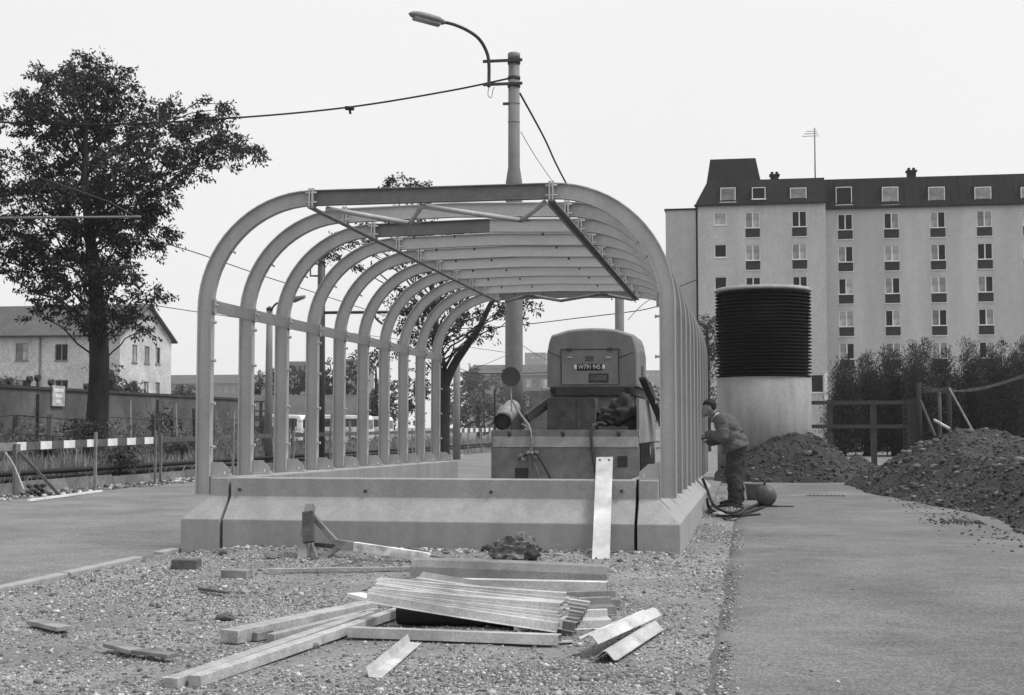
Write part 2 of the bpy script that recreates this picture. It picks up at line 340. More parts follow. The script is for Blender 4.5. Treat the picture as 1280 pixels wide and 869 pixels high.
# a few bigger gravel lumps, piled at the foot of the concrete wall
n = 900; xx = np.concatenate([RNG.uniform(-5.5, -.7, n // 2), RNG.uniform(-5.65, -.15, n - n // 2)]); yy = np.concatenate([13.08 - np.abs(RNG.normal(0, .13, n // 2)), RNG.uniform(5.6, 13, n - n // 2)])
rr = RNG.uniform(.010, .027, n); P = np.stack([xx, yy, gz(xx, yy) + rr * .2], 1); V, Q = stones(P, rr, RNG, cube=True)
npmesh('rubble', V, Q, M_grav, label='coarse stones and crumbs of rubble among the gravel', kind='stuff', category='rubble')
# gravel trodden over the edge of the path
n = 2600; ys = 5.3 + 17 * RNG.random(n) ** 1.6; xs = -.17 + np.abs(RNG.normal(0, .05, n)) + (RNG.random(n) < .10) * RNG.exponential(.35, n); keep = fbm(ys * 1.1, ys * 0 + 1, 71) > -.10; xs, ys = xs[keep], ys[keep]
rr = np.clip(RNG.lognormal(math.log(.0065), .4, len(xs)), .003, .02); V, Q = stones(np.stack([xs, ys, .018 + rr * .3], 1), rr, RNG); npmesh('spilled_gravel', V, Q, M_grav, kind='stuff', label='gravel trodden over the left edge of the asphalt path', category='gravel')
# unseen dark slab added inside the plinth to cut light bouncing onto the roof
MB().b2(XL0_ + .55, XR0_ - .55, 13.65, 23.9, .05, .075).build('bounce_block_slab', mat('bounce_slab_dark', .035, .3, 6, .95, .3, 40), None, kind='structure')
# kerb between the road and the gravel: stones end to end
kb = MB(); kb.b2(-5.75, -5.69, -6, 13.6, -.12, -.045); kerb = kb.build('kerb', M_conc2, kind='structure')
y = 3.0; i = 0
while y < 13.0:
    ln = .98
    if y > 11.2: ln = .45
    dz = random.uniform(-.006, .01); dx = random.uniform(-.012, .012)
    if not (11.9 < y < 12.3):
        MB().b2(-5.80 + dx, -5.69 + dx, y + .008, y + ln - .008, -.09, .022 + dz).build('kerb_stone', M_conc, kerb, bevel=.012)
    y += ln

# ================================================================== THE ENTRANCE: concrete plinth
XL0, XR0, YF, DS = -5.68, -.645, 13.1, .22           # outer foot and how far the batter runs in
ZL, ZS, ZT = .325, .545, .735
XL1, XR1, YF1 = XL0 + DS, XR0 - DS, YF + DS
YE = 24.05
def zt(y): return ZT - .008 * max(0, y - 13.5)
plinth = thing('concrete_plinth', (-3.16, 13.3, 0), 'low battered concrete plinth wall around the entrance, under the steel ribs', 'concrete wall')
def plinth_panel(x0, x1):                          # a length of the front wall between two cross-sections
    sec = [(YF, -.1), (YF, ZL), (YF1, ZS), (YF1, ZT), (YF1 + .28, ZT), (YF1 + .28, -.1)]
    return MB().prism([(x0, y, z) for y, z in sec], (x1 - x0, 0, 0))
plinth_panel(-5.235, -1.085).build('front_panel', M_conc, plinth, bevel=.008)
def corner(xj, xo, xi, sgn):
    # corner block, mitred: from the joint xj to the outer foot xo, upper wall face xi
    mb = MB(); ye = 14.9
    a = [(xj, YF, -.1), (xj, YF, ZL), (xj, YF1, ZS), (xj, YF1, ZT), (xj, YF1 + .28, ZT), (xj, YF1 + .28, -.1)]
    xin = xi + sgn * .30
    o = [(xo, YF, -.1), (xo, YF, ZL), (xi, YF1, ZS), (xi, YF1, ZT), (xin, YF1 + .28, ZT), (xin, YF1 + .28, -.1)]
    e = [(xo, ye, -.1), (xo, ye, ZL), (xi, ye, ZS), (xi, ye, zt(ye)), (xin, ye, zt(ye)), (xin, ye, -.1)]
    vs = a + o + e; fs = [(0, 1, 2, 3, 4, 5), (12, 13, 14, 15, 16, 17)]
    for k in range(5): fs += [(k, k + 1, k + 7, k + 6), (k + 6, k + 7, k + 13, k + 12)]
    return mb.add(vs, fs)
corner(-5.265, XL0, XL1, 1).build('corner_block', M_conc, plinth, bevel=.008)
corner(-1.055, XR0, XR1, -1).build('corner_block', M_conc, plinth, bevel=.008)
for xo, xi, sg in ((XL0, XL1, 1), (XR0, XR1, -1)):
    for y0, y1 in ((14.92, 18.0), (18.02, 21.1), (21.12, YE)):
        A = []
        for y in (y0, y1): A.append([(xo, y, -.1), (xo, y, ZL - .008 * (y - 13.5)), (xi, y, ZS - .008 * (y - 13.5)), (xi, y, zt(y)), (xi + sg * .30, y, zt(y)), (xi + sg * .30, y, -.1)])
        fs = [(0, 1, 2, 3, 4, 5), (6, 7, 8, 9, 10, 11)] + [(k, (k + 1) % 6, 6 + (k + 1) % 6, 6 + k) for k in range(6)]
        MB().add(A[0] + A[1], fs).build('side_panel', M_conc, plinth, bevel=.008)
for px, py in ((300, 612), (457, 614), (614, 615), (777, 614)):
    c = at(px, py, YF1); MB().tube([c + Vector((0, -.03, 0)), c + Vector((0, .01, 0))], .016, 8).build('anchor_bolt', M_dsteel, plinth)

# ================================================================== steel canopy ribs
canopy = thing('canopy_frame', (-3.16, 18.8, ZT), 'bare steel canopy frame of ten curved ribs over the concrete plinth', 'canopy frame')
HB, BF, TF, TW = .158, .088, .011, .010       # I-section: depth, flange width, flange and web thickness
def isec(h=HB, b=BF, tf=TF, tw=TW):          # u = in-plane (depth), v = along the tunnel
    return [(h / 2, -b / 2), (h / 2, b / 2), (h / 2 - tf, b / 2), (h / 2 - tf, tw / 2), (-h / 2 + tf, tw / 2), (-h / 2 + tf, b / 2), (-h / 2, b / 2), (-h / 2, -b / 2), (-h / 2 + tf, -b / 2), (-h / 2 + tf, -tw / 2), (h / 2 - tf, -tw / 2), (h / 2 - tf, -b / 2)]
XJ = (-4.45, -1.93); ZTOP = 3.715; RAD = 1.155; ZC = ZTOP - HB / 2
XC = (XJ[0] - RAD, XJ[1] + RAD)              # centre lines of the posts
NR, DY, Y0 = 10, 1.19, 13.5
def bent(side, z0):
    sg = -1 if side == 0 else 1; xc = XC[side]; cx = XJ[side]; cz = ZC - RAD
    path = [(xc, 0, z0), (xc, 0, (z0 + cz) / 2)]; nr = [(sg, 0, 0), (sg, 0, 0)]
    for k in range(17):
        a = math.pi / 2 * k / 16; d = Vector((sg * math.cos(a), 0, math.sin(a))); path.append((cx + d.x * RAD, 0, cz + d.z * RAD)); nr.append(tuple(d))
    return path, nr
for i in range(NR):
    y = Y0 + DY * i; ztop = zt(y)
    for side in (0, 1):
        sg = -1 if side == 0 else 1
        path, nr = bent(side, ZS + .01 - .008 * (y - 13.5)); mb = MB().sweep(isec(), [(p[0], y, p[2]) for p in path], nr)
        rib = mb.build('bent_post', M_frame, canopy)
        xi = XC[side] - sg * HB / 2                      # inner flange face
        # gusset bracket on the wall top
        g = MB(); g.prism([(xi, y - .006, ztop + .022), (xi, y - .006, ztop + .155), (xi - sg * .12, y - .006, ztop + .155), (xi - sg * .21, y - .006, ztop + .075), (xi - sg * .21, y - .006, ztop + .022)], (0, .012, 0))
        g.box((xi - sg * .12, y, ztop + .011), (.23, .11, .02)); g.build('bracket', M_frame, rib)
        MB().lathe([(.016, 0), (.016, .02), (.008, .022), (.008, .04)], (xi - sg * .16, y - .03, ztop + .021), 8).build('bolt', M_frame, rib)
        st = MB()
        for z in (1.05, 1.5, 1.95, 2.35):
            if z > ztop + .2: st.tube([(xi, y - .02, z), (xi - sg * .035, y - .02, z)], .011, 6); st.tube([(xi - sg * .03, y - .02, z), (xi - sg * .045, y - .02, z)], .018, 6)
        for a in (.62,):
            c = Vector((XJ[side] + sg * math.cos(a) * (RAD - HB / 2), y, ZC - RAD + math.sin(a) * (RAD - HB / 2))); d = Vector((-sg * math.cos(a), 0, -math.sin(a)))
            st.tube([c, c + d * .05], .012, 6)
        st.build('stud', M_frame, rib, kind='stuff')
        jp = MB().box((XJ[side] - sg * .016, y, ZC), (.018, .12, HB + .035)); jp.box((XJ[side] + sg * .016, y, ZC), (.018, .12, HB + .035))
        for zz in (-.05, .05): jp.tube([(XJ[side] - .06, y - .042, ZC + zz), (XJ[side] + .06, y - .042, ZC + zz)], .011, 6)
        jp.build('joint_plate', M_frame, canopy)
    # roof beam with a slight crown in the middle
    xm = (XJ[0] + XJ[1]) / 2; mm = M_frame
    pts = [(XJ[0] + .026, y, ZC), (xm, y, ZC + (.0 if i == 0 else .028)), (XJ[1] - .026, y, ZC)]
    if i in (0, NR - 1): MB().sweep(isec(), pts, (0, 0, 1)).build('roof_beam', M_primer, canopy, label='dark primed beam across the ' + ('near' if i == 0 else 'far') + ' end of the roof')
    elif i == 2:
        xs = -3.02; MB().sweep(isec(), [pts[0], (xs, y, ZC + .026)], (0, 0, 1)).build('roof_beam', M_primer, canopy, label='dark primed left length of the third roof beam')
        MB().sweep(isec(), [(xs, y, ZC + .026), pts[2]], (0, 0, 1)).build('roof_beam', M_beam, canopy)
    else: MB().sweep(isec(), pts, (0, 0, 1)).build('roof_beam', M_beam, canopy)
    if i > 0:
        for x in (XJ[0] + .5, XJ[0] + 1.0, XJ[1] - .45): MB().tube([(x, y, ZC - HB / 2 - .03), (x, y, ZC - HB / 2)], .013, 6).build('hanger_stud', M_dsteel, canopy)
YA, YB = Y0 - .06, Y0 + DY * (NR - 1) + .06
for side, x in enumerate(XJ):       # rails under the joints: a flat bar on the left, a deeper angle on the right
    mb = MB().b2(x - .035, x + .035, YA, YB, ZC - HB / 2 - .034, ZC - HB / 2 - .019)
    if side: mb.b2(x - .035, x - .026, YA, YB, ZC - HB / 2 - .075, ZC - HB / 2 - .0345)
    mb.build('eaves_rail', M_railm if side == 0 else M_primer, canopy)
for side in (0, 1):                  # flat side rail at shoulder height
    sg = -1 if side == 0 else 1; xi = XC[side] - sg * (HB / 2)
    for i in range(NR - 1):
        y0 = Y0 + DY * i + (.006 if i else -.05); y1 = Y0 + DY * (i + 1) - .006
        MB().b2(min(xi, xi - sg * .018), max(xi, xi - sg * .018), y0, y1, 2.455, 2.585).build('side_rail', M_railm, canopy, bevel=.003)
    for i in range(NR):
        y = Y0 + DY * i; MB().b2(min(xi - sg * .019, xi - sg * .03), max(xi - sg * .019, xi - sg * .03), y - .022, y + .022, 2.44, 2.60).tube([(xi - sg * .03, y, 2.53), (xi - sg * .06, y, 2.53)], .014, 6).build('rail_clip', M_frame, canopy)
zb = ZC - HB / 2 - .03
for ya, yb in ((Y0 + .03, Y0 + DY - .02), (Y0 + DY * (NR - 1) - .03, Y0 + DY * (NR - 2) + .02)):   # zig-zag wind bracing of the end bays
    xs = [XJ[0] + .15, XJ[0] + (XJ[1] - XJ[0]) * .30, XJ[0] + (XJ[1] - XJ[0]) * .46, XJ[0] + (XJ[1] - XJ[0]) * .80, XJ[1] - .08]
    yl = [ya, yb, ya, yb, ya]
    for k in range(4):
        MB().tube([(xs[k], yl[k], zb), (xs[k + 1], yl[k + 1], zb)], .027, 10).build('wind_brace', M_frame if ya < 15 else M_primer, canopy)
    for k in (1, 3): MB().box((xs[k], yb, zb), (.20, .10, .014)).build('brace_plate', M_railm, canopy)

# ================================================================== FOREGROUND: steel profiles, timber, debris
def strip(pl, th=.004):
    P = [Vector((a, b)) for a, b in pl]; n = len(P); up = []; dn = []
    for i, p in enumerate(P):
        d = (P[min(i + 1, n - 1)] - P[max(i - 1, 0)]).normalized(); nn = Vector((-d.y, d.x)); up.append(p + nn * th / 2); dn.append(p - nn * th / 2)
    return [(p.x, p.y) for p in up] + [(p.x, p.y) for p in dn[::-1]]
def profile(name, pl, A, B, material, label, cat='steel profile', roll=0.0, th=.004, group='steel profiles lying in the heap', bow=0.0):
    # pl: (sideways towards the viewer, up) polyline
    A, B = Vector(A), Vector(B); d = (B - A).normalized(); side = Vector((0, 0, 1)).cross(d).normalized()
    if side.y > 0: side = -side
    M = Matrix.Rotation(roll, 3, d); side = M @ side; up = d.cross(side); 
    if up.z < 0: up = -up
    pts = [A.lerp(B, t) + Vector((0, 0, bow * 4 * t * (1 - t))) for t in (0, .25, .5, .75, 1)]
    sec = strip(pl, th); k = len(sec); vs = [p + side * u + up * v for p in pts for u, v in sec]; n = len(pts)
    fs = [(i * k + j, i * k + (j + 1) % k, (i + 1) * k + (j + 1) % k, (i + 1) * k + j) for i in range(n - 1) for j in range(k)]
    h = k // 2
    for base in (0, (n - 1) * k):
        for j in range(h - 1): fs.append((base + j, base + j + 1, base + k - 2 - j, base + k - 1 - j))
    return MB().add(vs, fs).build(name, material, None, label=label, category=cat, group=group)
CH = [(.03, .0), (.05, .0), (.05, .075), (-.05, .075), (-.05, .0), (-.03, 0)]           # lipped channel, open side down
ZP = [(.062, -.052), (.052, -.046), (.046, .0), (-.04, .008), (-.046, .05), (-.06, .055)]   # z-profile: front lip down, back lip up
AN = [(-.055, .0), (0, .05), (.055, .0), (.066, .003)]                                     # angle lying like a roof
# back of the heap: wide creased profile, two stacked channels before it
A = gp(513, 725); B = gp(759, 736)
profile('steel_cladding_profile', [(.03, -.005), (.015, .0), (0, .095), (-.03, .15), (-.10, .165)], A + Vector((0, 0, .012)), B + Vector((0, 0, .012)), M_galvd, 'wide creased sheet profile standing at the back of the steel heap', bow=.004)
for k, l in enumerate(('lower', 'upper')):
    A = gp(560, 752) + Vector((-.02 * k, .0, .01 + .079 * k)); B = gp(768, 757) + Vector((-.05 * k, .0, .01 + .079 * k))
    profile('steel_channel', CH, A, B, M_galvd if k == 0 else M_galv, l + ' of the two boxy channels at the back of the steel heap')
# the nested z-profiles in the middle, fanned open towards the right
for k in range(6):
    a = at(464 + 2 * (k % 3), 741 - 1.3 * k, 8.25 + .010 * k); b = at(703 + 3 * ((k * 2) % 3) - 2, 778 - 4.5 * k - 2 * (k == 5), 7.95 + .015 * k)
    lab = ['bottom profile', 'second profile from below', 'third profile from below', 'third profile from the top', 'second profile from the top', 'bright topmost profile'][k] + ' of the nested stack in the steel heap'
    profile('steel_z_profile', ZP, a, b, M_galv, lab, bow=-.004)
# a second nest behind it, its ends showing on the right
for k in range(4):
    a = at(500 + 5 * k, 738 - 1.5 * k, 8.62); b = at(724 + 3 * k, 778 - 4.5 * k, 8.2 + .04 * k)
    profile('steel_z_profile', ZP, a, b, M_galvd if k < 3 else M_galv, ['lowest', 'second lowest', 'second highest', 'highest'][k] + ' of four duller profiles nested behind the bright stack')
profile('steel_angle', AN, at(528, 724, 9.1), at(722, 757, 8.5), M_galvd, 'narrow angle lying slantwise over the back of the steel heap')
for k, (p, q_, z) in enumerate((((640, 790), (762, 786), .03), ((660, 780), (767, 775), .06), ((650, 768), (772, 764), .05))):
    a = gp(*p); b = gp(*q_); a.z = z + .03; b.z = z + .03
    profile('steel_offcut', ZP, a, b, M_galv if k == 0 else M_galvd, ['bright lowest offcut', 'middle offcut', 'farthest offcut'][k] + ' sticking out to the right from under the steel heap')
# channel lying in front
profile('steel_channel', [(-.05, .0), (-.05, .055), (.045, .06), (.05, .006), (.03, .0)], gp(438, 799) + Vector((0, 0, .012)), gp(700, 809) + Vector((0, 0, .012)), M_galv, 'single channel lying flat along the front of the steel heap')
profile('steel_flat_bar', [(-.03, 0), (.03, 0.004)], gp(690, 807) + Vector((0, 0, .018)), gp(716, 806) + Vector((0, 0, .018)), M_galv, 'short bright flat bar poking out of the front channel', th=.008)
# two angles on the right, one leaning on the other
profile('steel_angle', [(-.065, .0), (-.012, .05), (.008, .052), (.05, .008), (.068, .010)], gp(756, 830) + Vector((0, 0, .014)), gp(818, 790) + Vector((0, 0, .014)), M_galv, 'lower of the two short angles crossed at the right of the heap', group='short angles right of the heap')
profile('steel_angle', [(-.07, .03), (-.055, .02), (-.012, .045), (.010, .042), (.045, .0)], gp(738, 812, .05) + Vector((0, 0, .03)), gp(818, 775, .05) + Vector((0, 0, .03)), M_galv, 'upper of the two short angles, leaning at the right of the heap', group='short angles right of the heap')
# short angle in front
profile('steel_angle', [(-.045, .0), (.02, .004), (.035, .05)][::-1], gp(466, 851) + Vector((0, 0, .014)), gp(517, 807) + Vector((0, 0, .014)), M_galv, 'short bright angle lying alone in front of the heap', roll=0)
# pipe section under the nested stack, coloured black to deepen the shaded gap
a = at(499, 769, 8.45); a.z = .085; b = at(690, 775, 8.42); b.z = .083
pp = MB(); pp.tube([a, b], .08, 20, cap=False); pp.tube([a + Vector((.001, 0, 0)), b - Vector((.001, 0, 0))], .072, 20, cap=False)
pp.build('steel_pipe', M_rubber, None, label='steel pipe, blacked in for shade, half hidden under the nested profile stack', category='pipe')
# timbers
def timber(name, A, B, w_, h_, material, label, lift=0.0, cat='timber beam', bevel=.004, roll=0.0):
    A, B = Vector(A) + Vector((0, 0, h_ / 2 + lift)), Vector(B) + Vector((0, 0, h_ / 2 + lift))
    return MB().beam(A, B, w_, h_, roll=roll).build(name, material, None, bevel=bevel, label=label, category=cat, group='squared timbers beside the steel heap')
A = gp(286, 807); B = gp(462, 768)
timber('timber_beam', A, B, .125, .075, M_wood, 'thickest pale timber beam with a square cut end, left of the heap', .012)
timber('timber_beam', gp(338, 806), gp(470, 772), .05, .05, M_wood, 'thin pale batten lying between the thick beam and the long pair', .012)
timber('timber_beam', gp(213, 864), gp(462, 776), .075, .05, M_wood, 'rear one of the two long pale timbers ending at bottom left', .012)
timber('timber_beam', gp(243, 862), gp(505, 770), .07, .055, M_wood, 'front one of the two long pale timbers ending at bottom left', .012)
timber('timber_offcut', gp(316, 804), gp(336, 800), .07, .05, M_woodm, 'small grey wood offcut wedged at the end of the thick beam', .012)
timber('timber_batten', gp(335, 719), gp(524, 716), .04, .035, M_wood, 'long thin pale batten on the gravel in front of the trestle', .02)
timber('timber_offcut', gp(443, 755), gp(470, 762), .12, .03, M_white, 'short white painted board end under the left of the stack', .05)
timber('timber_offcut', gp(42, 784), gp(80, 793), .10, .028, M_woodm, 'short grey board scrap on the gravel at far left', .02)
timber('timber_offcut', gp(137, 815), gp(170, 824), .085, .024, M_woodm, 'splintered grey plank piece on the gravel, lower left', .03)
timber('timber_offcut', gp(168, 823), gp(216, 829), .085, .022, M_woodm, 'broken plank piece continuing the splintered plank, lower left', .03)
timber('timber_offcut', gp(250, 741), gp(285, 746), .04, .02, M_woodd, 'small dark stick on the gravel between brick and timbers', .02)
# bricks and stones
def brick(px, py, d, rz, label, mt=M_brick, lift=.0):
    c = gp(px, py); c.z = gz1(c.x, c.y) + d[2] / 2 + lift
    MB().box(c, d, rz, .04).build('brick', mt, None, bevel=.008, label=label, category='brick', group='loose bricks on the gravel')
brick(233, 711, (.24, .12, .085), .02, 'dark brick lying against the left corner of the plinth')
brick(296, 723, (.24, .115, .07), -.12, 'grey brick on the gravel right of the plinth corner', M_woodm)
def boulder(px, py, r, label, mt, seed, name='stone'):
    c = gp(px, py); c.z = gz1(c.x, c.y) + r[2] * .6; MB().rock(c, r, seed, 4 if name != 'stone' else 3, rough=.55 if name != 'stone' else .2).build(name, mt, None, label=label, category='stone')
boulder(640, 703, (.24, .16, .155), 'big rough lump of broken concrete at the foot of the front panel', mat('broken_concrete', .15, .4, 10, .95, .9, 30, stain=.3), 3, 'concrete_lump')
boulder(609, 697, (.07, .06, .05), 'small dark stone beside the big concrete lump', M_brick, 5)
boulder(280, 777, (.075, .05, .03), 'flat dark stone on the open gravel left of the timbers', M_brick, 8)
boulder(393, 812, (.03, .03, .024), 'single round pale stone in front of the long timbers', M_stone, 9)
boulder(306, 742, (.05, .04, .03), 'pale stone below the grey brick', M_conc, 12)
boulder(279, 696, (.05, .045, .04), 'pale stone at the foot of the left wall joint', M_stone, 13)
boulder(340, 700, (.09, .05, .035), 'flat pale stone at the plinth foot left of the trestle', M_stone, 14)
boulder(899, 647, (.10, .08, .05), 'pale crumpled lump beside the hoses', M_conc, 15)
# board leaning on the front panel
lb = thing('leaning_plate', gp(750, 704), 'bright perforated metal plate leaning against the front of the plinth', 'metal plate')
A = gp(751, 703) + Vector((0, 0, .0)); top = Vector((A.x - .035, YF1 - .012, ZT)); d = (top - A); B = A + d * (1 + .30)
MB().beam(A, B, .165, .008, up=(0, -1, .6)).build('plate', M_galv if False else mat('bright_sheet', .62, .12, 6, .5, .05, 40, metal=.25, stain=.2, sscale=3), lb)
dn = d.normalized(); nrm = dn.cross(Vector((1, 0, 0))).normalized(); nrm = nrm if nrm.y < 0 else -nrm
for e in (A + dn * .04, B - dn * .04):
    for sx in (-.045, .045): MB().tube([e + Vector((sx, 0, 0)) + nrm * .002, e + Vector((sx, 0, 0)) + nrm * .0065], .012, 10).build('hole', M_dsteel, lb)
# fallen trestle with a striped board
tr = thing('fallen_trestle', gp(388, 710), 'collapsed wooden barrier trestle with white board end leaning at the plinth', 'trestle')
def q(px, py, Y): return at(px, py, Y)
MB().beam(q(376, 711, 12.35), q(388, 632, 12.75), .085, .07, up=(0, -1, 0)).build('post', M_woodm, tr, bevel=.004)
MB().beam(q(386, 678, 12.45), q(385, 640, 12.55), .105, .05, up=(0, -1, 0)).build('post_block', M_woodd, tr, bevel=.004)
MB().beam(q(398, 708, 12.5), q(384, 672, 12.6), .06, .05, up=(0, -1, 0)).build('post', M_woodm, tr, bevel=.004)
MB().beam(q(389, 643, 12.72), q(424, 682, 12.6), .05, .06, up=(0, -1, 0)).build('brace', M_woodm, tr, bevel=.004)
MB().beam(q(394, 703, 12.5), q(424, 684, 12.55), .05, .05, up=(0, -1, 0)).build('brace', M_woodm, tr, bevel=.004)
MB().beam(q(394, 681, 12.7), q(424, 684, 12.62), .04, .05, up=(0, -1, 0)).build('brace', M_woodd, tr, bevel=.004)
A = q(422, 680, 12.55); B = q(537, 697, 12.15); d = B - A
MB().beam(A, A + d * .19, .05, .085).build('board', M_woodm, tr, bevel=.004)
MB().beam(A + d * .193, A + d * .93, .05, .085).build('board', mat('flaked_white_paint', .6, .3, 14, .8, .2, 40, stain=.3, sscale=9), tr, bevel=.004)
MB().beam(A + d * .935, B, .05, .08).build('board', M_white, tr, bevel=.004)
MB().tube([q(537, 695, 12.15), q(570, 700, 12.05), q(600, 707, 11.9)], .006, 5).build('wire', M_dsteel, tr)
MB().tube([gp(415, 712) + Vector((0, .0, .03)), gp(450, 712) + Vector((0, 0, .07)), gp(455, 712) + Vector((0, 0, .09)), gp(490, 713) + Vector((0, 0, .06)), gp(505, 718) + Vector((0, 0, .015))], .006, 5).build('wire_loop', M_galvd, None, label='thin bent wire arching over the gravel by the trestle', category='wire')

# ================================================================== hoses, tank, bucket beside the worker
def wob(pts, n=8):
    P = [Vector(p) for p in pts]; out = []
    for i in range(len(P) - 1):
        p0, p1, p2, p3 = P[max(i - 1, 0)], P[i], P[i + 1], P[min(i + 2, len(P) - 1)]
        for k in range(n):
            t = k / n; out.append(.5 * ((2 * p1) + (p2 - p0) * t + (2 * p0 - 5 * p1 + 4 * p2 - p3) * t * t + (3 * p1 - p0 - 3 * p2 + p3) * t ** 3))
    return out + [P[-1]]
def hose(pts, r, label): MB().tube(wob(pts), r, 8).build('rubber_hose', M_rubber, None, label=label, category='hose', group='black hoses at the worker\'s feet')
ZH = .035
hose([at(878, 598, 20.6), at(884, 612, 20.6), gp(893, 632, .12), gp(915, 641, ZH), gp(948, 630, ZH + .03), gp(962, 622, .08)], .022, 'thick black hose hanging over the plinth edge to the tank')
hose([gp(884, 624, .25), gp(886, 634, .1), gp(896, 641, ZH), gp(915, 646, ZH), gp(935, 640, ZH + .02), gp(955, 634, ZH)], .02, 'inner loop of black hose behind the worker')
hose([gp(890, 632, ZH), gp(886, 638, .05), gp(900, 645, ZH), gp(922, 643, ZH + .04), gp(930, 636, ZH + .05), gp(915, 631, ZH + .05), gp(898, 633, ZH)], .02, 'coiled ring of black hose around the worker\'s shoes')
hose([gp(905, 649, ZH), gp(925, 645, ZH), gp(950, 643, ZH)], .016, 'straight short end of black hose lying on the path edge')
tk = thing('air_tank', gp(958, 635), 'round dark metal tank lying on the path beside the bucket', 'tank')
c = gp(958, 636) + Vector((0, .25, .19)); rr_ = .165
pr_ = [(.0, -.20), (.06, -.196), (.12, -.175), (.155, -.12), (rr_, -.05), (rr_, .05), (.155, .12), (.12, .175), (.06, .196), (.0, .2)]
mb = MB(); mb.lathe([(max(a, .002), b) for a, b in pr_], (0, 0, 0), 24)
for v in mb.v: x, y, z = v; v.x, v.y, v.z = c.x + x, c.y + z * 1.05, c.z + y
mb.build('body', mat('tank_paint', .07, .2, 8, .5, .1, 30, stain=.3), tk)
MB().box(c + Vector((0, 0, -.165)), (.34, .3, .03)).box(c + Vector((.24, -.05, -.165)), (.36, .04, .025)).build('skid', M_dsteel, tk)
MB().tube([c + Vector((-.02, 0, .16)), c + Vector((-.02, 0, .24))], .018, 8).tube([c + Vector((-.07, 0, .235)), c + Vector((.03, 0, .235))], .014, 8).build('valve', M_dsteel, tk)
bk = thing('bucket', gp(950, 630) + Vector((0, .35, 0)), 'grey mortar bucket standing behind the round tank', 'bucket')
c = gp(952, 628) + Vector((-.10, .4, 0)); c.z = .022
MB().lathe([(.14, 0), (.175, .26), (.185, .262), (.185, .28), (.170, .281), (.165, .26), (.13, .02)], c, 24).build('pail', mat('bucket_plastic', .16, .1, 6, .6, .05), bk)
MB().lathe([(.162, .235), (.162, .25), (.08, .262), (.01, .265)], c, 20).build('mortar_fill', M_conc, bk)
dg = thing('drain_grate', gp(1030, 621), 'small slotted drain grate set in the asphalt path', 'drain')
a, b = gp(1010, 623), gp(1054, 619); cx_, cy_ = (a.x + b.x) / 2, (a.y + b.y) / 2; wx = (b.x - a.x)
MB().b2(cx_ - wx / 2, cx_ + wx / 2, cy_ - .22, cy_ + .22, .0205, .024).build('pit', M_dsteel, dg)
for k in range(10):
    x = cx_ - wx / 2 + .02 + k * (wx - .04) / 9; MB().b2(x - .012, x + .012, cy_ - .2, cy_ + .2, .0245, .036).build('bar', M_galvd, dg)

# ================================================================== THE WORKER (one continuous body, clothes as children)
def remesh(name, prims, vox, material, parent, smooth=6, cut=None, fold=0.0, **tags):
    # prims: ('t', path, radii) tapered tubes with round joints / ('e', centre, radii, euler) ellipsoids
    bm = bmesh.new()
    for p in prims:
        if p[0] == 't':
            path, rad = [Vector(a) for a in p[1]], p[2]
            for i in range(len(path)):
                r_ = bmesh.ops.create_icosphere(bm, subdivisions=2, radius=rad[i]); bmesh.ops.translate(bm, verts=r_['verts'], vec=path[i])
            for i in range(len(path) - 1):
                d = path[i + 1] - path[i]; r_ = bmesh.ops.create_cone(bm, cap_ends=True, segments=14, radius1=rad[i], radius2=rad[i + 1], depth=d.length)
                M = Matrix.Translation((path[i] + path[i + 1]) / 2) @ d.to_track_quat('Z', 'Y').to_matrix().to_4x4(); bmesh.ops.transform(bm, matrix=M, verts=r_['verts'])
        else:
            r_ = bmesh.ops.create_icosphere(bm, subdivisions=3, radius=1); e = Matrix.Rotation(p[3] if len(p) > 3 else 0, 4, 'Y')
            bmesh.ops.transform(bm, matrix=Matrix.Translation(p[1]) @ e @ Matrix.Diagonal((*p[2], 1)), verts=r_['verts'])
    me = bpy.data.meshes.new(name + '_raw'); bm.to_mesh(me); bm.free(); o = bpy.data.objects.new(name + '_raw', me); COL.objects.link(o)
    md = o.modifiers.new('r', 'REMESH'); md.mode = 'VOXEL'; md.voxel_size = vox; md.use_smooth_shade = True
    sm_ = o.modifiers.new('s', 'SMOOTH'); sm_.iterations = smooth; sm_.factor = .5
    dg_ = bpy.context.evaluated_depsgraph_get(); m2 = bpy.data.meshes.new_from_object(o.evaluated_get(dg_)); bpy.data.objects.remove(o); bpy.data.meshes.remove(me)
    V = np.zeros(len(m2.vertices) * 3, np.float32); m2.vertices.foreach_get('co', V); V = V.reshape(-1, 3)
    if fold:         # cloth creases: ridged noise pushed along the normals
        NN = np.zeros(len(m2.vertices) * 3, np.float32); m2.vertices.foreach_get('normal', NN); NN = NN.reshape(-1, 3)
        u = V[:, 0] * 9 + V[:, 2] * 5; v_ = V[:, 2] * 11 + V[:, 1] * 7 - V[:, 0] * 4; rd = 1 - np.abs(fbm(u, v_, 61, 3)) * 5
        V = V + NN * (fold * np.clip(rd, -1, 1))[:, None]; m2.vertices.foreach_set('co', V.astype(np.float32).ravel())
    if cut is not None:
        bm = bmesh.new(); bm.from_mesh(m2); bm.verts.ensure_lookup_table()
        bmesh.ops.delete(bm, geom=[v for v in bm.verts if cut(v.co)], context='VERTS'); bm.to_mesh(m2); bm.free()
        V = np.zeros(len(m2.vertices) * 3, np.float32); m2.vertices.foreach_get('co', V); V = V.reshape(-1, 3)
    org = (V.min(0) + V.max(0)) / 2; V -= org; m2.vertices.foreach_set('co', V.ravel()); m2.name = name; m2.update(); m2.materials.clear()
    me_ = m2; me_.polygons.foreach_set('use_smooth', np.ones(len(me_.polygons), bool))
    return link(name, m2, material, org, parent, **tags)
WP = gp(916, 634); WP.z = .02
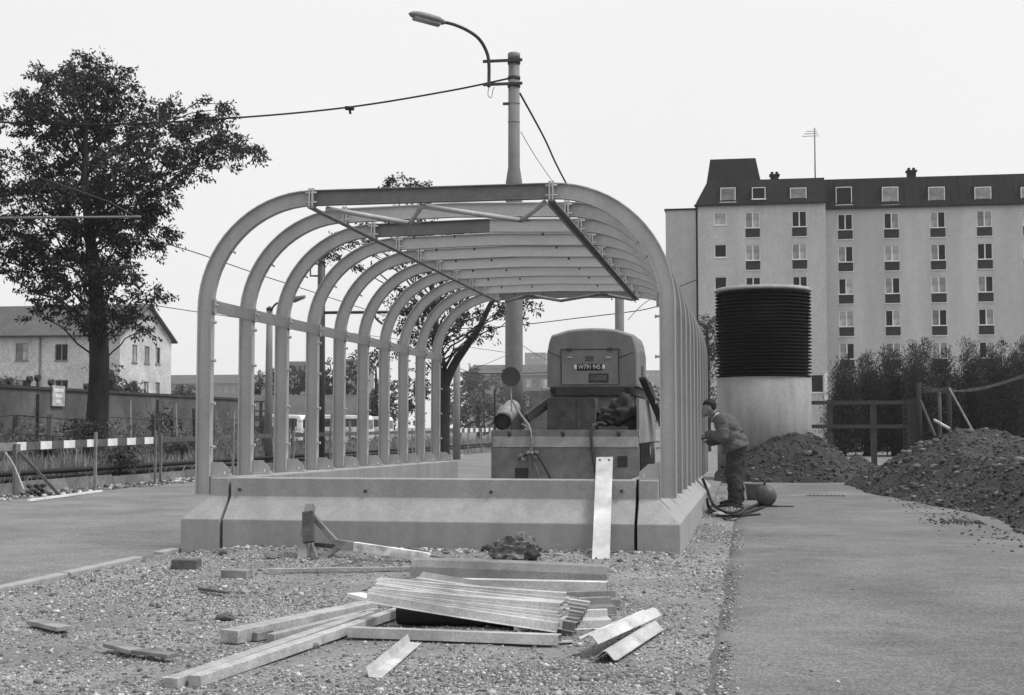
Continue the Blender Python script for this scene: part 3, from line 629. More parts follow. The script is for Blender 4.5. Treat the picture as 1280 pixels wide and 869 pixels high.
person = thing('person', WP, 'person in grey work jacket and dark cap bending towards the steel posts', 'person')
def w_(x, y, z): return WP + Vector((x - .09 * max(0, z - .9), y, z - .05 * max(0, z - 1.2)))
# local frame: -x is the way he faces (towards the posts); y>0 away from the camera
hipL, hipR = w_(.04, -.09, .88), w_(.04, .09, .88)
head = w_(-.30, .0, 1.545)
body = [('t', [w_(.04, 0, .92), w_(.03, 0, 1.05), w_(-.06, 0, 1.25), w_(-.15, 0, 1.38)], [.13, .13, .145, .12]),
        ('t', [w_(-.16, 0, 1.40), w_(-.24, 0, 1.47)], [.062, .055]),
        ('e', head + Vector((.012, 0, .01)), (.098, .075, .108), .35), ('e', head + Vector((-.035, 0, -.055)), (.062, .055, .065), .35),
        ('t', [head + Vector((-.097, 0, -.012)), head + Vector((-.116, 0, -.045))], [.012, .017]),
        ('e', head + Vector((-.088, 0, -.086)), (.018, .024, .010)), ('e', head + Vector((-.075, 0, -.118)), (.024, .025, .02)),
        ('e', head + Vector((-.088, -.03, .012)), (.012, .02, .008)), ('e', head + Vector((-.088, .03, .012)), (.012, .02, .008)),
        ('e', head + Vector((.012, -.075, -.015)), (.022, .012, .034)), ('e', head + Vector((.012, .075, -.015)), (.022, .012, .034))]
for sy in (-1, 1):
    sh = w_(-.13, sy * .185, 1.36); el = w_(-.13 if sy < 0 else -.10, sy * .255, 1.07); wr = w_(-.36, sy * .15, 1.12 if sy < 0 else 1.0)
    body += [('t', [sh, el, wr], [.058, .045, .030])]
    d = Vector((-1, -sy * .1, -.05 if sy < 0 else .1)).normalized(); pm = wr + d * .06; body.append(('e', pm, (.05, .034, .022)))
    for k, fl in enumerate((.070, .080, .075, .060)):
        b0 = pm + d * .035 + Vector((0, (k - 1.5) * .018, 0)); body.append(('t', [b0, b0 + d * fl * .5 + Vector((0, 0, -.006)), b0 + d * fl * .8 + Vector((0, 0, -.032))], [.0095, .009, .008]))
    body.append(('t', [pm + Vector((0, -sy * .03, .0)), pm + d * .03 + Vector((0, -sy * .05, -.012)), pm + d * .06 + Vector((0, -sy * .048, -.03))], [.011, .010, .009]))
    hp = w_(.05, sy * .09, .90); kn = w_(-.01 if sy < 0 else .03, sy * .10, .48); an = w_(.03 if sy < 0 else .07, sy * .11, .09)
    body += [('t', [hp, kn, an], [.095, .062, .042]), ('t', [an + Vector((.03, 0, -.04)), an + Vector((-.10, 0, -.05)), an + Vector((-.18, 0, -.058))], [.045, .042, .03])]
bd = remesh('body', body, .0095, M_skin, person, 3)
jk = [('t', [w_(.06, 0, .84), w_(.06, 0, .98), w_(.02, 0, 1.10), w_(-.06, 0, 1.27), w_(-.14, 0, 1.375)], [.215, .20, .195, .19, .13]),
      ('e', w_(-.04, 0, 1.24), (.185, .25, .18), .35), ('e', w_(.055, 0, .93), (.215, .26, .15), .1), ('e', w_(.0, 0, 1.08), (.185, .24, .21), .3),
      ('t', [w_(-.165, 0, 1.395), w_(-.20, 0, 1.43)], [.085, .078])]
for sy in (-1, 1):
    sh = w_(-.13, sy * .19, 1.36); el = w_(-.13 if sy < 0 else -.10, sy * .26, 1.07); wr = w_(-.335, sy * .155, 1.12 if sy < 0 else 1.0)
    jk += [('t', [sh, sh.lerp(el, .5) + Vector((.015, 0, 0)), el, el.lerp(wr, .5), wr], [.10, .095, .088, .074, .062])]
for k in range(7):   # folds
    t = k / 6; jk.append(('t', [w_(-.16 + .02 * k, -.20, 1.22 - .055 * k), w_(.06, -.205, 1.12 - .05 * k), w_(.19, -.10, 1.18 - .06 * k)], [.016, .022, .014]))
def cutj(c):     # hem, slanting down to the front
    c = c - WP; return c.z < .845 - (c.x) * -.55 - .0 and abs(c.y) < .36 and c.x > -.2 if False else (c.z < .86 + .42 * (c.x - .02) and c.x > -.22)
remesh('jacket', jk, .012, M_cloth1, person, 3, cutj, fold=.013)
tz = []
for sy in (-1, 1):
    hp = w_(.06, sy * .085, .92); kn = w_(.0 if sy < 0 else .04, sy * .10, .49); an = w_(.035 if sy < 0 else .075, sy * .11, .07)
    tz += [('t', [hp, hp.lerp(kn, .5) + Vector((.01, 0, 0)), kn, kn.lerp(an, .5) + Vector((.02, 0, 0)), an], [.145, .13, .115, .105, .098])]
    for k in range(6): z = .10 + .14 * k; xk = .02; tz.append(('t', [w_(xk - .09, sy * .10 - .06, z + .03), w_(xk, sy * .10 - .095, z), w_(xk + .08, sy * .10 - .06, z + .045)], [.014, .02, .012]))
tz.append(('e', w_(.07, 0, .92), (.155, .185, .12)))
remesh('trousers', tz, .012, M_cloth2, person, 3, lambda c: (c - WP).z < .05, fold=.013)
for sy in (-1, 1):
    an = w_(.03 if sy < 0 else .07, sy * .11, .05)
    remesh('shoe', [('e', an + Vector((.0, 0, .02)), (.07, .055, .06)), ('e', an + Vector((-.11, 0, -.002)), (.13, .052, .045)), ('e', an + Vector((-.07, 0, -.03)), (.17, .055, .018))], .01, M_rubber, person, 3)
cp = [('e', head + Vector((.025, 0, .085)), (.105, .088, .055), .25), ('t', [head + Vector((-.07, 0, .075)), head + Vector((.0, 0, .15)), head + Vector((.06, 0, .10))], [.03, .028, .05]), ('e', head + Vector((.06, 0, .03)), (.062, .078, .075), .3)]
remesh('cap', cp, .009, M_cap, person, 4)
MB().tube(wob([w_(-.235, -.07, 1.40), w_(-.20, -.085, 1.445), w_(-.15, -.06, 1.475)]), .012, 6).build('shirt_collar', M_white, person)
# the tool he works with
MB().tube([w_(-.60, -.10, 1.02), w_(-.38, -.13, 1.07)], .016, 8).tube([w_(-.66, -.10, 1.01), w_(-.60, -.10, 1.02)], .03, 8).build('hand_tool', M_dsteel, None, label='small dark hand tool held against the steel post by the worker', category='tool')

# ================================================================== TRUCK with a compressor on its bed
YT = 24.6; tx0, tx1 = at(614, 560, YT).x, at(799, 562, YT).x; zt_ = 1.2
trk = thing('flatbed_truck', ((tx0 + tx1) / 2, YT + 2, 0), 'low flatbed truck seen from behind, parked inside the far end of the canopy', 'truck')
MB().b2(tx0 + .02, tx1 - .02, YT + .06, YT + 4.4, .86, .95).build('bed_floor', M_woodd, trk)
tg = MB().b2(tx0, tx1, YT, YT + .05, .24, .885).build('tailgate', M_bed, trk, bevel=.006, label='grey lower tailgate of the truck')
MB().b2(tx0 + .03, tx1 - .02, YT - .012, YT + .045, .89, 1.085).build('tailgate_plank', M_bedl, tg, bevel=.006)
MB().b2(tx0, tx1, YT - .006, YT + .05, 1.09, 1.205).build('top_rail', M_bed, tg, bevel=.004)
for f in (.125, .49, .865): x = tx0 + (tx1 - tx0) * f; MB().b2(x - .03, x + .03, YT - .03, YT + .01, 1.10, 1.17).tube([(x, YT - .02, 1.09), (x, YT - .02, 1.19)], .018, 8).build('hinge', M_dsteel, tg)
for px, py, a, b in ((652, 593, .24, .24), (778, 577, .18, .20)): c = at(px, py, YT); MB().b2(c.x - a / 2, c.x + a / 2, YT - .022, YT - .001, c.z - b / 2, c.z + b / 2).build('lamp_recess', M_dsteel, tg, bevel=.01)
MB().b2(tx1 - .05, tx1, YT + .055, YT + 4.4, .96, 1.78).build('side_board', M_bed, trk, bevel=.006); MB().b2(tx0, tx0 + .05, YT + .055, YT + 4.4, .96, 1.2).build('side_board', M_bed, trk, bevel=.006)
MB().b2(tx0 + .0, tx1, YT + 4.41, YT + 4.47, .96, 2.05).build('headboard', M_bed, trk, bevel=.006)
for k in range(3): MB().beam(at(803 + 3 * k, 473 + 3 * k, 25.6 + .3 * k), at(824 + 2 * k, 520 + 6 * k, 27.6 + .4 * k), .05, .13, up=(1, 0, 0)).build('leaning_plank', M_rubber if k != 1 else M_woodd, trk)
for k in range(5): MB().b2(tx1 - .06, tx1 + .02, YT + .35 + .5 * k, YT + .43 + .5 * k, .32, .95).build('side_post', M_dsteel, trk)
MB().b2(tx1 - .3, tx1 - .04, YT + .3, YT + 2.4, .40, .80).build('tool_chest', M_dsteel, trk)
for y in (YT + 1.6, YT + 6.1):
    for x in (tx0 + .28, tx1 - .28):
        r_ = .42; rm = MB(); rm.lathe([(r_ * .55, -.13), (r_ * .95, -.13), (r_, -.09), (r_, .09), (r_ * .95, .13), (r_ * .55, .13)], (0, 0, 0), 24)
        for v in rm.v: a, b, c_ = v; v.x, v.y, v.z = x + c_, y + a, r_ + b
        wh = rm.build('wheel', M_rubber, trk); rm = MB(); rm.lathe([(r_ * .1, -.05), (r_ * .54, -.05), (r_ * .54, .05), (r_ * .1, .05)], (0, 0, 0), 16)
        for v in rm.v: a, b, c_ = v; v.x, v.y, v.z = x + c_, y + a, r_ + b
        rm.build('rim', M_galvd, wh)
# cab ahead of the bed
cb = MB(); cx0, cx1 = tx0 + .2, tx1 - .2; sec = [(YT + 4.7, .7), (YT + 4.7, 2.1), (YT + 4.9, 2.3), (YT + 6.2, 2.3), (YT + 6.6, 1.5), (YT + 7.1, 1.4), (YT + 7.15, .45)]
cb.prism([(cx0, y, z) for y, z in sec], (cx1 - cx0, 0, 0)); cab = cb.build('cab', M_bed, trk, bevel=.06)
MB().b2(cx0 + .3, cx1 - .3, YT + 4.68, YT + 4.705, 1.5, 2.0).build('rear_window', M_glass, cab)
MB().prism([(cx1 + .003, YT + 5.1, 1.45), (cx1 + .003, YT + 5.1, 2.1), (cx1 + .003, YT + 6.1, 2.1), (cx1 + .003, YT + 6.4, 1.5)], (.01, 0, 0)).build('side_window', M_glass, cab)
MB().b2(tx0 + .7, tx1 - .7, YT + .1, YT + 7.0, .62, .85).build('chassis', M_dsteel, trk)
# compressor
YC = 25.9; cp0, cp1 = at(683, 488, YC).x, at(797, 488, YC).x; cm = (cp0 + cp1) / 2; hw = (cp1 - cp0) / 2
zb0, zsh, ztp = at(700, 484, YC).z, at(700, 440, YC).z, at(740, 409, YC).z
comp = thing('mobile_compressor', (cm, YC + 1, .5), 'grey mobile compressor with rounded hood and number plate on the truck bed', 'compressor')
def hood(y, k, zc=0.0): 
    rs = ztp - zsh; prof = [(-1, zb0), (-1.0, zsh), (-.955, zsh + rs * .45), (-.90, zsh + rs * .72), (-.55, zsh + rs * .92), (-.28, zsh + rs * .98), (0, ztp), (.28, zsh + rs * .98), (.55, zsh + rs * .92), (.90, zsh + rs * .72), (.955, zsh + rs * .45), (1.0, zsh), (1, zb0)]
    return [(cm + hw * a * k, y, zb0 + (z - zb0) * (1 - (1 - k) * 1.4)) for a, z in prof]
secs = [hood(YC, .965), hood(YC + .03, .985), hood(YC + .12, .995), hood(YC + .45, 1), hood(YC + 2.2, 1), hood(YC + 2.4, .94)]; k = 13
mb = MB(); mb.add([p for s_ in secs for p in s_], [(i * k + j, i * k + (j + 1) % k, (i + 1) * k + (j + 1) % k, (i + 1) * k + j) for i in range(5) for j in range(k)] + [tuple(range(k)), tuple(5 * k + j for j in range(k))])
hd = mb.build('hood', M_comp, comp, bevel=.012)
def cpx(px, py, dy=0.0): return at(px, py, YC + dy)
a, b = cpx(702, 481), cpx(773, 437); MB().b2(a.x, b.x, YC - .022, YC - .001, a.z, b.z).build('rear_hatch', mat('compressor_hatch', .21, .1, 5, .5, .05, stain=.12), hd, bevel=.008)
ht = [o for o in bpy.data.objects if o.name.startswith('rear_hatch')][0]
fr = MB(); t_ = .012
for x0, x1, z0, z1 in ((a.x - t_, b.x + t_, b.z + .001, b.z + .016), (a.x - t_, a.x - .001, a.z, b.z), (b.x + .001, b.x + t_, a.z, b.z)): fr.b2(x0, x1, YC - .03, YC - .002, z0, z1)
fr.build('hatch_trim', M_dsteel, comp)
for p_, q_ in (((701, 447), (685, 439)), ((774, 447), (792, 440))): MB().tube([cpx(*p_, -.004), cpx(*q_, -.004)], .007, 5).build('panel_seam', M_dsteel, comp)
for sx in (-.3, .3): c = cpx(737, 437.5); MB().b2(c.x + sx * 1.3 - .05, c.x + sx * 1.3 + .05, YC - .045, YC - .03, c.z - .02, c.z + .035).build('hinge', M_dsteel, comp)
MB().b2(cp1 - .004, cp1 + .004, YC + .9, YC + .915, zb0, zsh + .05).b2(cp1 - .004, cp1 + .004, YC + 1.5, YC + 1.515, zb0, zsh + .05).build('panel_seam', M_dsteel, comp)
for k in range(7): MB().b2(cp1 - .003, cp1 + .012, YC + 1.0, YC + 1.4, zb0 + .12 + .05 * k, zb0 + .14 + .05 * k).build('side_vent', M_dsteel, comp)
for px in (712.5, 761): c = cpx(px, 447); MB().b2(c.x - .05, c.x + .05, YC - .042, YC - .0225, c.z - .012, c.z + .012).build('handle', M_galv, comp, bevel=.004)
for k in range(3): c = cpx(737, 446 + 2.3 * k); MB().b2(c.x - .08, c.x + .08, YC - .03, YC - .0225, c.z - .008, c.z + .008).build('vent_slot', M_dsteel, comp)
c = cpx(748.5, 472.5); MB().b2(c.x - .19, c.x + .19, YC - .032, YC - .0225, c.z - .085, c.z + .085).build('lamp_frame', M_dsteel, comp, bevel=.02)
MB().b2(c.x - .155, c.x + .155, YC - .042, YC - .0325, c.z - .055, c.z + .05).build('lamp_glass', mat('lamp_glass', .10, .4, 14, .25, .1), comp, bevel=.02)
c = cpx(737, 459); pl = MB().b2(c.x - .235, c.x + .235, YC - .036, YC - .0225, c.z - .062, c.z + .062).build('number_plate', mat('plate_black', .012, .1, 5, .4, 0), comp, bevel=.006)
for sx in (-.27, .27): MB().b2(c.x + sx - .025, c.x + sx + .025, YC - .045, YC - .0225, c.z - .04, c.z + .04).build('plate_light', M_white, comp, bevel=.012)
def text(s, c, size, material, parent, name='lettering', sx=1.0, ext=.002, rot=(R(90), 0, 0), up=(0, 0, 0), font_sp=1.0):
    cu = bpy.data.curves.new(name, 'FONT'); cu.body = s; cu.size = size; cu.align_x = 'CENTER'; cu.align_y = 'CENTER'; cu.extrude = ext; cu.space_character = font_sp
    o = bpy.data.objects.new(name + '_raw', cu); COL.objects.link(o); o.scale = (sx, 1, 1); o.rotation_euler = rot; o.location = c
    bpy.context.view_layer.update(); me = bpy.data.meshes.new_from_object(o.evaluated_get(bpy.context.evaluated_depsgraph_get())); me.transform(o.matrix_world); bpy.data.objects.remove(o)
    V = np.zeros(len(me.vertices) * 3, np.float32); me.vertices.foreach_get('co', V); V = V.reshape(-1, 3); org = (V.min(0) + V.max(0)) / 2; V -= org; me.vertices.foreach_set('co', V.ravel()); me.update(); me.materials.clear()
    return link(name, me, material, org, parent)
text('W791·945', (c.x, YC - .038, c.z), .125, M_white, pl, sx=.80)
a, b = cpx(689, 495), cpx(793, 483); MB().b2(a.x, b.x, YC - .03, YC + 2.2, a.z, b.z - .002).build('base_frame', M_dsteel, comp, bevel=.01)
for px in (691.5, 784): c = cpx(px, 488); MB().tube([(c.x, YC - .055, c.z), (c.x, YC - .031, c.z)], .06, 16).build('tail_lamp', M_rubber, comp)
for y in (YC + .5, YC + 1.8):
    for x in (cp0 + .15, cp1 - .15): MB().b2(x - .07, x + .07, y - .07, y + .07, .955, a.z).build('support', M_dsteel, comp)
MB().b2(cp0 + .1, cp1 - .1, YC + .1, YC + 2.1, a.z - .32, a.z - .001).build('sump', M_bed, comp)
# load on the bed, just behind the tailgate
YB_ = YT + .28
a, b = at(684, 535, YB_), at(744, 497, YB_); bx = thing('wooden_chest', ((a.x + b.x) / 2, YB_ + .3, .5), 'dark wooden tool chest on the truck bed under the compressor', 'chest')
xm = at(720, 535, YB_).x
MB().b2(a.x, xm - .004, YB_, YB_ + .5, .955, b.z).build('front_board', M_woodd, bx, bevel=.006); MB().b2(xm + .004, b.x, YB_ + .004, YB_ + .5, .955, b.z - .005).build('front_board', M_woodd, bx, bevel=.006)
MB().b2(xm - .28, xm - .2, YB_ - .02, YB_ - .001, b.z - .34, b.z - .24).build('latch', M_dsteel, bx)
a = at(618, 521, YB_); gc = thing('gas_cylinder', at(633, 530, YB_), 'gas cylinder lying on the truck bed, its dark foot ring facing the camera', 'gas cylinder')
p0 = at(628.5, 526, YB_); p1 = at(642, 508, YB_ + 1.0); dd = (p1 - p0).normalized(); rc = .165
MB().tube([p0, p0 + dd * .06, p0 + dd * .9, p0 + dd * 1.05, p0 + dd * 1.12], [rc - .02, rc, rc, rc * .7, .05], 24).build('shell', mat('cylinder_paint', .22, .2, 6, .5, .1, stain=.35, sscale=3), gc)
MB().tube([p0 - dd * .07, p0 + dd * .02], rc * .97, 24, cap=False).tube([p0 - dd * .07, p0 + dd * .02], rc * .82, 24, cap=False).build('foot_ring', M_dsteel, gc); MB().tube([p0 - dd * .012, p0 - dd * .004], rc * .8, 20).build('foot_plate', M_dsteel, gc)
MB().tube([p0 + dd * 1.1, p0 + dd * 1.25], .03, 8).build('valve', M_galvd, gc)
MB().beam(at(659, 523, YB_ + .1), at(690, 500, YB_ + .5), .07, .17).build('drawbar', M_dsteel, None, label='dark steel drawbar lying aslant between gas cylinder and wooden chest', category='drawbar')
def lumps(name, c, r, seed, label):
    rg = random.Random(seed); mb = MB(); bm = bmesh.new(); bmesh.ops.create_icosphere(bm, subdivisions=4, radius=1); vs = []
    ph = [(Vector((rg.gauss(0, 1), rg.gauss(0, 1), rg.gauss(0, 1))).normalized(), rg.uniform(2.5, 6), rg.uniform(0, 6), rg.uniform(.06, .16)) for _ in range(8)]
    for v in bm.verts:
        k = 1 - sum(am * (1 - abs(math.sin(v.co.dot(p) * fq + o_))) ** 2 for p, fq, o_, am in ph) * 1.6 + .2
        vs.append(Vector(c) + Vector((v.co.x * r[0], v.co.y * r[1], max(v.co.z, -.6) * r[2])) * k)
    mb.add(vs, [tuple(v.index for v in f.verts) for f in bm.faces], True); bm.free(); mb.build(name, M_canvas, None, label=label, category='canvas sheet')
lumps('canvas_bundle', at(757, 522, YB_ + .3) + Vector((0, 0, -.02)), (.26, .2, .22), 3, 'smaller crumpled canvas bundle beside the wooden chest on the truck')
lumps('canvas_bundle', at(779, 517, YB_ + .35), (.30, .25, .36), 5, 'larger dark canvas bundle at the right edge of the truck bed')
rp = thing('hung_hose', at(664, 562, YT), 'hose with fittings hanging over the middle left of the truck tailgate', 'hose')
MB().tube(wob([at(640, 500, YB_), at(652, 520, YB_ - .1), at(661, 532, YT + .03), at(664, 545, YT - .05), at(665, 570, YT - .06), at(672, 590, YT - .06), at(676, 604, YT - .06)]), .02, 8).build('hose_line', M_galvd, rp)
MB().tube(wob([at(652, 530, YT - .02), at(663, 540, YT - .07), at(662, 570, YT - .09), at(664, 604, YT - .09)]), .016, 8).build('hose_line', M_woodm, rp)
MB().tube(wob([at(648, 575, YT - .09), at(660, 568, YT - .10), at(672, 570, YT - .1), at(690, 602, YT - .09)]), .014, 8).build('hose_line', M_rubber, rp)
ft = MB()
for px, py in ((651, 570), (660, 566), (665, 567), (670, 566), (669, 572), (654, 574)): ft.rock(at(px, py, YT - .10), .05, int(px), 1, 1)
ft.build('fittings', M_galvd, rp)
MB().tube(wob([at(746, 531, YT + .03), at(741, 534, YT - .03), at(739, 548, YT - .05), at(742, 575, YT - .05), at(747, 602, YT - .05)]), .03, 8).tube(wob([at(740, 532, YT), at(750, 529, YT + .05), at(757, 531, YT + .1)]), .03, 8).build('hung_strap', M_woodd, None, label='dark strap hanging over the right of the truck tailgate', category='strap')
sg_ = thing('round_sign', at(638, 535, YB_ + .2), 'round dark sign disc on a thin stake standing in the truck bed', 'sign')
c = at(638.5, 471, YB_ + .2); MB().tube([c + Vector((0, -.004, 0)), c + Vector((0, .012, 0))], .183, 32).build('disc', mat('sign_back', .07, .12, 5, .6, .05), sg_); MB().tube([c + Vector((0, -.007, 0)), c + Vector((0, .0, 0))], .19, 32, cap=False).build('rim', M_galv, sg_)
MB().tube([c + Vector((.0, .02, -.1)), Vector((c.x + .02, c.y + .02, .96))], .012, 8).build('stake', M_galvd, sg_)
# stake on the left corner of the bed
MB().beam((tx0 + .02, YT + .25, .97), (tx0 + .02, YT + .25, 1.95), .03, .03).build('corner_stake', M_woodd, trk)

# ================================================================== STREET LAMP and poles
YP = 30.0
lamp = thing('street_lamp', at(642, 560, YP), 'tall concrete pole with a curved lamp arm rising behind the canopy', 'street lamp')
c0 = at(642.5, 460, YP); lamp.location.z = 0; WL[lamp.name].z = 0
MB().lathe([(.215, -.1), (.20, 3), (.19, 6.72), (.185, 6.80), (.135, 7.12), (.128, 9.6)], (c0.x, YP, 0), 8 * 2, smooth=True).build('pole', mat('pole_concrete', .20, .12, 5, .9, .25, 40, stain=.14, sscale=.8), lamp)
MB().lathe([(.14, 9.6), (.145, 9.72), (.12, 9.74)], (c0.x, YP, 0), 16).build('pole_cap', M_woodm, lamp)
zz1, zz2 = at(640, 78, YP).z, at(640, 107, YP).z; xa = at(611, 90, YP).x
for z in (zz1, zz2):
    MB().b2(xa - .10, c0.x + .22, YP - .20, YP - .15, z - .03, z + .03).build('arm_bracket', M_dsteel, lamp); MB().lathe([(.145, -.05), (.15, 0), (.145, .05)], (c0.x, YP, z), 16).build('clamp_band', M_dsteel, lamp)
MB().lathe([(.142, -.04), (.15, 0), (.142, .04)], (c0.x, YP, at(640, 98, YP).z), 16).build('clamp_band', M_dsteel, lamp)
for py in (130, 153): MB().lathe([(.135, -.012), (.142, 0), (.135, .012)], (c0.x, YP, at(640, py, YP).z), 16).build('clamp_band', M_railm, lamp)
ap = wob([at(611, 109, YP - .22), at(611, 78, YP - .22), at(607, 62, YP - .3), at(598, 48, YP - .5), at(584, 38, YP - .7), at(568, 31, YP - .9), at(556, 28, YP - 1.0)], 6); 
MB().tube(ap, .038, 10).build('lamp_arm', M_dsteel, lamp)
a, b = at(556, 29, YP - 1.0), at(511, 17, YP - 1.5); ax = (b - a); L_ = ax.length; ax.normalize()
mb = MB(); n = 16; prof = [(0, .05), (.06, .085), (.2, .13), (.5, .145), (.75, .13), (.92, .09), (1, .02)]; sx = ax.cross(Vector((0, 0, 1))).normalized(); sz = sx.cross(ax)
vs = [a + ax * L_ * t + sx * math.cos(2 * math.pi * j / n) * r_ * 1.15 + sz * math.sin(2 * math.pi * j / n) * r_ * (.75 if math.sin(2 * math.pi * j / n) > 0 else .55) for t, r_ in prof for j in range(n)]
mb.add(vs, [(i * n + j, i * n + (j + 1) % n, (i + 1) * n + (j + 1) % n, (i + 1) * n + j) for i in range(6) for j in range(n)], True); mb.build('lamp_head', M_railm, lamp)
mb = MB(); vs = [a + ax * L_ * t + sx * math.cos(2 * math.pi * j / n) * .11 + sz * (math.sin(2 * math.pi * j / n) * .05 - .068) for t in (.15, .85) for j in range(n)]
mb.add(vs, [(j, (j + 1) % n, n + (j + 1) % n, n + j) for j in range(n)] + [tuple(range(n)), tuple(range(n, 2 * n))], True); mb.build('lamp_glass', M_conc2, lamp)
MB().tube(wob([at(611, 109, YP - .2), at(610, 119, YP - .2), at(614, 122, YP - .2), at(616, 113, YP - .2), at(618, 109, YP - .2)]), .008, 5).build('loose_cable', M_dsteel, lamp)
MB().b2(c0.x - .24, c0.x - .12, YP - .1, YP - .05, at(640, 132, YP).z, at(640, 129, YP).z).build('hook', M_dsteel, lamp)
def pole(name, px, pyt, Y, r0, r1, material, label, z0=-.1):
    p = at(px, pyt, Y); e = thing(name, (p.x, Y, 0), label, 'pole'); MB().tube([(p.x, Y, z0), (p.x, Y, p.z * .5), (p.x, Y, p.z)], [r0, (r0 + r1) / 2, r1], 12).build('shaft', material, e)
    MB().lathe([(r1 * 1.1, 0), (r1 * 1.15, .06), (r1 * .4, .12)], (p.x, Y, p.z - .002), 12).build('cap', M_dsteel, e); return e, p
M_polec = MATS['pole_concrete']
pole('mast', 774, 310, 46, .17, .15, M_polec, 'plain concrete mast seen behind the right of the compressor')
pole('mast', 571, 438, 52, .15, .13, M_polec, 'grey mast standing right of the forked tree trunk')
e, p = pole('lamp_mast', 337, 388, 39, .13, .09, M_railm, 'thin mast with a small street lamp seen between the left ribs')
pa, pb = at(337, 392, 39), at(362, 376, 38.5); MB().tube(wob([pa, at(345, 380, 38.8), pb]), .03, 8).build('lamp_arm', M_dsteel, e); MB().tube([pb, pb.lerp(at(381, 371, 38.3), .3), at(381, 371, 38.3)], [.05, .1, .05], 10).build('lamp_head', M_railm, e)
e, p = pole('tram_mast', 402, 322, 43, .16, .12, M_dsteel, 'dark steel tram mast with a bracket frame seen between the left ribs')
MB().tube([at(402, 391, 43), at(505, 390, 43)], .05, 8).build('bracket_arm', M_dsteel, e); MB().tube([at(402, 345, 43), at(388, 345, 43), at(388, 330, 43), at(402, 330, 43)], .035, 6).build('bracket_frame', M_dsteel, e)
MB().tube(wob([at(468, 390, 43), at(470, 398, 43), at(478, 405, 43)]), .04, 6).build('insulator', M_dsteel, e)
e = thing('tram_mast', (at(-40, 560, 27).x, 27, 0), 'bracket arm of a tram mast reaching in front of the big tree', 'pole')
xx0 = at(-40, 271, 27); MB().tube([(xx0.x, 27, -.1), (xx0.x, 27, 7.5)], [.14, .1], 10).build('shaft', M_dsteel, e); MB().tube([at(-42, 273, 27), at(176, 271, 27)], .025, 8).build('bracket_arm', M_railm, e)
MB().tube([at(136, 252, 27), at(168, 270, 27)], .015, 6).tube([at(-40, 190, 27), at(136, 252, 27)], .012, 6).build('stay', M_dsteel, e)
def wire(pts, r, label): MB().tube(wob(pts, 10), r, 5).build('overhead_wire', M_rubber, None, label=label, category='wire')
wire([at(-80, 148, 30), at(0, 153, 30), at(130, 156, 30), at(300, 147, 30), at(437, 134, 30), at(560, 114, 30), at(637, 98, 30)], .022, 'thick overhead cable running left from the lamp pole past the tree')
mb = MB(); c = at(437, 136, 30); mb.tube([c + Vector((-.1, 0, .02)), c + Vector((.1, 0, 0))], .05, 8).tube([c, c + Vector((.02, 0, -.12))], .03, 8); mb.build('cable_insulator', M_rubber, None, label='small black insulator on the overhead cable left of the lamp pole', category='insulator')
wire([at(650, 117, 30), at(680, 172, 33), at(707, 228, 37), at(775, 350, 46)], .024, 'dark stay cable slanting down right from the lamp pole')
wire([at(651, 165, 30), at(672, 200, 32), at(700, 240, 36)], .008, 'very thin wire slanting down right from the lamp pole')
wire([at(190, 300, 33), at(245, 316, 36), at(320, 342, 40), at(400, 368, 44), at(520, 408, 60)], .014, 'thin tram wire crossing behind the upper left ribs')
wire([at(170, 378, 50), at(240, 389, 55), at(340, 403, 65), at(540, 430, 90)], .018, 'thin tram wire crossing low behind the left ribs')
wire([at(545, 412, 55), at(632, 408, 55), at(720, 398, 52), at(800, 388, 50), at(830, 380, 48)], .018, 'tram wire crossing above the compressor hood')
wire([at(560, 466, 70), at(620, 467, 70), at(690, 466, 70)], .022, 'level tram wire left of the round sign')
wire([at(575, 432, 60), at(600, 436, 62), at(636, 441, 62)], .012, 'short tram span wire left of the lamp pole')
wire([at(650, 430, 60), at(680, 448, 68), at(720, 462, 80)], .014, 'tram wire sloping down to the left of the compressor')
wire([at(590, 462, 66), at(615, 452, 66), at(640, 441, 66)], .012, 'tram span wire rising towards the lamp pole')
wire([at(785, 400, 52), at(810, 376, 46), at(870, 350, 40)], .012, 'thin tram span wire at the right end of the canopy')

# ================================================================== BUILDINGS
def wall_holes(x0, x1, z0, z1, Y, holes, depth=.14):
    xs = sorted({x0, x1, *[h[0] for h in holes], *[h[1] for h in holes]}); zs = sorted({z0, z1, *[h[2] for h in holes], *[h[3] for h in holes]}); mb = MB()
    xs = [x for x in xs if x0 <= x <= x1]; zs = [z for z in zs if z0 <= z <= z1]
    for i in range(len(xs) - 1):
        for j in range(len(zs) - 1):
            cx, cz = (xs[i] + xs[i + 1]) / 2, (zs[j] + zs[j + 1]) / 2
            if any(h[0] < cx < h[1] and h[2] < cz < h[3] for h in holes): continue
            mb.add([(xs[i], Y, zs[j]), (xs[i + 1], Y, zs[j]), (xs[i + 1], Y, zs[j + 1]), (xs[i], Y, zs[j + 1])], [(0, 1, 2, 3)])
    for a, b, c, d in holes:
        P = [(a, c), (b, c), (b, d), (a, d)]
        for k in range(4): (p, r_), (s_, t_) = P[k], P[(k + 1) % 4]; mb.add([(p, Y, r_), (s_, Y, t_), (s_, Y + depth, t_), (p, Y + depth, r_)], [(0, 1, 2, 3)])
    return mb
M_wframe = mat('window_frame_paint', .75, .06, 3, .6, 0); M_span = mat('dark_balcony_panel', .02, .15, 3, .6, 0, rnd=.15)
